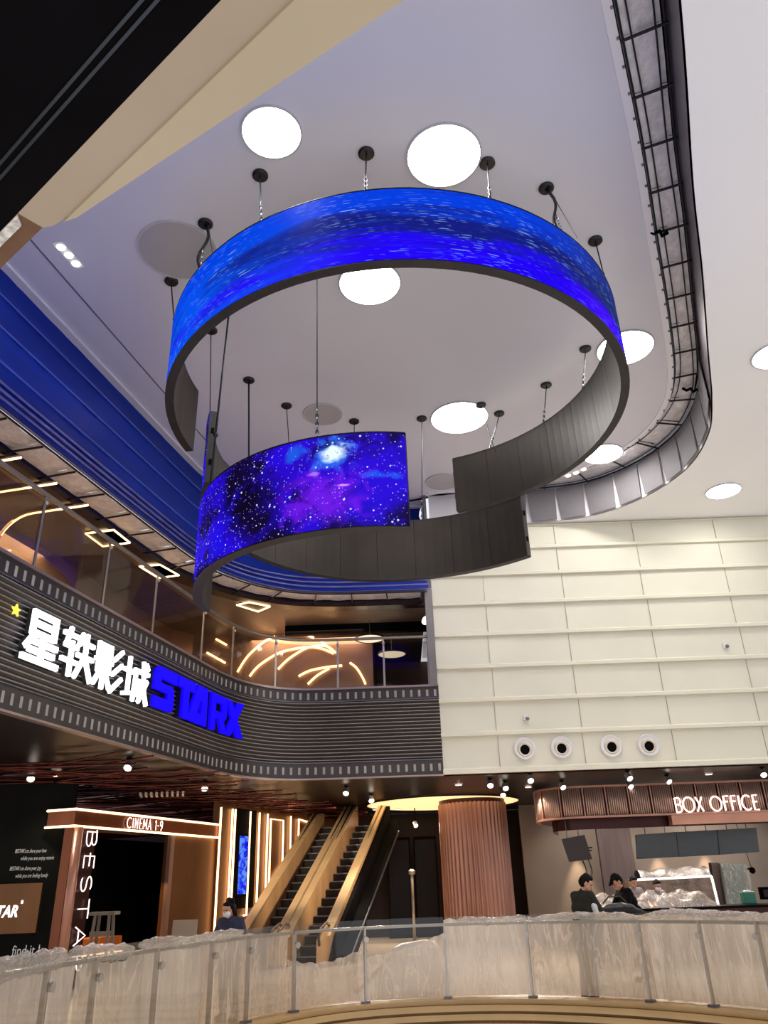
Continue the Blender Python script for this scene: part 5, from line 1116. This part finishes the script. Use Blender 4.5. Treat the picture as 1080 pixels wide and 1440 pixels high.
C_green = mat('dark_olive_cloth', (46, 46, 39), .85, noise=(12, .12), spec=.1); C_blk = mat('black_cloth', (18, 14, 15), .9, noise=(12, .2), spec=.1); C_navy = mat('navy_cloth', (44, 46, 68), .85, noise=(10, .15)); C_grey = mat('grey_cloth', (150, 136, 134), .85, noise=(10, .12)); C_jean = mat('slate_trousers', (74, 78, 84), .85, noise=(10, .15)); C_wht = mat('white_print', (220, 222, 224), .8, noise=(14, .06))
q = PY(824, 1238, 13.2)
person('man in a dark olive shirt with a white sleeve print, looking down', q.x-.12, 13.3, 60, 1.74, 10, (22, 38), ((.12, .42, 1.08), (.26, .40, 1.06)), C_green, C_jean, band=C_wht)
q = PY(856, 1236, 15.6)
person('man in a black cap and black shirt bending over a black bag', q.x+.42, 15.6, -100, 1.78, 24, (20, 0), ((-.16, .5, .98), (.12, .55, .98)), C_blk, C_blk, capcol=C_blk, long_sleeve=True)
q = PY(886, 1238, 18.0+1.6)
person('dark haired worker behind the film heap, beside the man in the cap', q.x, 19.6, 165, 1.68, 8, (16, -6), ((-.2, .4, 1.1), (.2, .4, 1.1)), C_grey, C_blk)
q = PY(918, 1243, 19.8)
person('worker with a white face mask behind the film heap', q.x, 19.8, 160, 1.60, 12, (18, 8), ((-.2, .42, 1.1), (.2, .42, 1.1)), C_grey, C_blk, mask=True)
q = PY(328, 1268, 12.9)
person('person in a navy jacket and white mask behind the left railing', q.x, 12.9, 200, 1.53, 6, (14, 20), ((-.22, .3, 1.05), (.22, .3, 1.05)), C_navy, C_jean, mask=True, hairlen=1, long_sleeve=True)
p = PY(864, 1281, 14.7); t = thing('black_bag', 'black shiny bag lying in front of the man in the cap', 'bag', (p.x, p.y, .8)); s = MB(); z = p.z+.02
cap(s, (-.28, 0, z-.04), (.26, 0, z-.03), .09, .12); cap(s, (-.1, .05, z-.01), (.15, .04, z), .10, .11); cap(s, (.3, 0, z-.05), (.5, 0, z-.1), .1, .06); fuse(s, 'bag_body', mat('black_vinyl', (20, 16, 18), .4, spec=.3, noise=(7, .3), bump=(8, .6)), t, .02, Matrix.Translation((0, 0, -.8)))
s = MB(); s.tube([(p.x-.2, p.y-.1, z+.1), (p.x-.1, p.y-.14, z+.2), (p.x+.1, p.y-.14, z+.2), (p.x+.2, p.y-.1, z+.1)], .014, 6); s.build('strap', M_rubber, t)
t2 = thing('bag_table', 'low black work table carrying the black bag', 'table', (p.x, p.y+.1, 0)); zt = z-.13; b = MB(); b.box((p.x+.1, p.y+.1, zt-.03), (1.5, .7, .05)); b.build('table_top', M_black, t2)
for dx in (-.6, .8):
    for dy in (-.2, .4): b = MB(); b.box((p.x+dx, p.y+dy, (zt-.05)/2), (.05, .05, zt-.05)); b.build('leg', M_black, t2)

# ------------------------------------------------------------------ film wrapped glass railing round the void
t = thing('glass_railing', 'curved glass railing with a pale handrail round the atrium opening', 'railing', (0.8, 13.3, .12))
LR = cum(RAIL); pxs = [62, 132, 222, 300, 352, 417, 515, 627, 743, 903, 990, 1072]
sp = [len_at_px(RAIL, x, .62) for x in pxs]; sp = [sp[0]-1.6, sp[0]-.8]+sp+[sp[-1]+.8, sp[-1]+1.6]
for i, s in enumerate(sp):
    p = at_len(RAIL, s, LR); q = at_len(RAIL, s+.03, LR); a = math.atan2(q[1]-p[1], q[0]-p[0]); nx, ny = math.sin(a), -math.cos(a)
    b = MB(); b.box((p[0]-nx*.05, p[1]-ny*.05, .60), (.03, .06, .98), a); ps = b.build('post', M_post, t, bevel=.004)
    b = MB(); b.box((p[0]-nx*.05, p[1]-ny*.05, .135), (.12, .1, .03), a); b.build('foot_plate', M_steel, ps); b = MB(); b.lathe([(.01, 0), (.04, 0), (.04, .03), (.01, .03)], (p[0]+nx*.005, p[1]+ny*.005, .93), 14, axis=(nx, ny, 0)); b.build('clamp', M_post, ps)
    if i < len(sp)-1 and sp[i+1]-s > .12:
        m = sub_path(RAIL, s+.012, sp[i+1]-.012, .12); b = MB(); b.sweep(m, [(-.007, .13), (.007, .13), (.007, 1.19), (-.007, 1.19)]); b.build('glass_panel', GL2, t)
b = MB(); m = sub_path(RAIL, sp[0], sp[-1], .15); m = offset(m, -.09); b.sweep(m, [(-.03, 1.06), (.03, 1.06), (.03, 1.10), (-.03, 1.10)]); b.build('handrail', M_handrail, t)
# loose plastic film hung over the railing, one sheet after another
def sheet(label, px0, px1, z0, z1f, m, seed, off=-.03, amp=.045, dens=9):
    s0, s1 = len_at_px(RAIL, px0, .7), len_at_px(RAIL, px1, .7); r = random.Random(seed); ph = [r.uniform(0, 6.28) for _ in range(6)]; nu = max(20, int((s1-s0)*22))
    def fn(u, v):
        s = s0+(s1-s0)*u; p = at_len(RAIL, s, LR); q = at_len(RAIL, s+.03, LR); d = math.dist(p, q) or 1; nx, ny = (q[1]-p[1])/d, -(q[0]-p[0])/d
        zt = z1f(u); z = z0+(zt-z0)*v
        w = amp*(math.sin(dens*s+ph[0]+1.6*v)+.6*math.sin(2.3*dens*s+ph[1]-2.5*v)+.4*math.sin(5.1*dens*s+ph[2]+4*v))*(.35+.65*v)
        o = off+w*.6
        return Vector((p[0]+nx*o, p[1]+ny*o, z+.012*math.sin(30*s+ph[3])*v))
    b = MB(); b.grid(fn, nu, 20, lambda u, v: ((s0+(s1-s0)*u)*1.0, v*1.1)); o = b.build('plastic_sheet', m, smooth=True); return tag(o, label, 'plastic sheet', 'plastic sheets hung on the railing')
F1 = film('railing_film', (248, 230, 212), .55, .80, (5, .9, 1), .10); F2 = film('railing_film_dense', (250, 234, 218), .78, .95, (6, .8, 1), .10)
wv = lambda c, a, f, p_: (lambda u: c+a*math.sin(f*u+p_))
sheet('film sheet on the railing section nearest the handwriting wall', -40, 128, .14, wv(1.10, .025, 9, 0), F2, 1, off=-.22); sheet('film sheet on the railing in front of the portal lettering', 134, 224, .14, wv(1.04, .04, 7, 1), F1, 2, off=-.22); sheet('film sheet on the railing below the cardboard sheet', 222, 305, .14, wv(1.12, .03, 8, 2), F2, 3, off=-.22)
sheet('film sheet in front of the person in the navy jacket', 303, 418, .14, wv(1.12, .03, 6, 0), F1, 4, off=-.22); sheet('sagging film sheet on the railing in front of the escalators', 418, 516, .14, lambda u: .74-.10*math.sin(math.pi*u)+.05*u, F1, 5, off=-.22); sheet('film sheet on the railing between the escalators and the column', 516, 628, .14, lambda u: .70+.28*u*u, F1, 6, off=-.22)
sheet('film sheet on the railing in front of the copper column', 627, 744, .14, wv(1.13, .02, 9, 1), F2, 7, off=-.22); sheet('film sheet in front of the man in the olive shirt', 742, 905, .14, wv(1.13, .03, 7, 2), F1, 8, off=-.22); sheet('film sheet on the railing below the display case', 903, 1074, .14, wv(1.15, .02, 8, 0), F2, 9, off=-.22); sheet('film sheet on the last railing section at the picture edge', 1072, 1180, .14, wv(1.14, .02, 8, 1), F2, 10, off=-.22)
# film bunched over the handrail
def roll(label, px0, px1, zc, hh, seed):
    s0, s1 = len_at_px(RAIL, px0, 1.1), len_at_px(RAIL, px1, 1.1); r = random.Random(seed); ph = [r.uniform(0, 6.28) for _ in range(6)]
    def fn(u, v):
        s = s0+(s1-s0)*u; p = at_len(RAIL, s, LR); q = at_len(RAIL, s+.03, LR); d = math.dist(p, q) or 1; nx, ny = (q[1]-p[1])/d, -(q[0]-p[0])/d; a = 2*math.pi*v
        rr = .9+.10*math.sin(7*s+ph[0]+a)+.10*math.sin(23*s+ph[1]-2*a)+.09*math.sin(47*s+3*a+ph[2])+.06*math.sin(90*s+5*a); e = min(1, 8*min(u, 1-u))**.5
        o = -.10+.09*rr*e*math.cos(a); return Vector((p[0]+nx*o, p[1]+ny*o, zc+hh*rr*e*math.sin(a)+.02*math.sin(3*s+ph[3])))
    b = MB(); b.grid(fn, max(20, int((s1-s0)*20)), 16, lambda u, v: ((s0+(s1-s0)*u)*2, v*1.2)); tag(b.build('bunched_film', film('bunched_film', (238, 226, 214), .24, .55, (5, 6, 1), .2), smooth=True), label, 'plastic sheet', 'film bunched over the handrail')
roll('film bunched over the handrail below the handwriting', -30, 108, 1.13, .10, 1); roll('film bunched over the handrail below the tall letters', 108, 200, 1.12, .08, 2); roll('film bunched over the handrail around the navy jacket', 205, 352, 1.13, .07, 3)
roll('film bunched on the railing right of the copper column', 640, 742, 1.13, .06, 4); roll('film bunched on the railing in front of the men', 745, 896, 1.14, .055, 5); roll('film bunched on the railing below the wrapped board', 898, 1150, 1.16, .06, 6)
# wrapped parcel on the floor behind the railing
p = PY(575, 1322, 15.2); t = thing('covered_bundle', 'pale film covered bundle on the floor behind the clear railing panel', 'bundle', (p.x, p.y, 0)); s = MB(); cap(s, (-.35, 0, .2), (.4, 0, .25), .28, .34); cap(s, (-.1, .1, .45), (.3, .1, .5), .3, .3); fuse(s, 'bundle', mat('pale_cover', (208, 196, 182), .4, noise=(3, .1), bump=(5, .7)), t, .03)
p = PY(572, 1334, 15.0); b = MB(); b.bar((p.x-.9, p.y-.05, .03), (p.x-.2, p.y-.02, .62), .04, .06); tag(b.build('timber_batten', mat('raw_timber', (190, 140, 84), .6, noise=(4, .15), stretch=(.3, 1, 1))), 'light timber batten leaning against the covered bundle', 'batten')
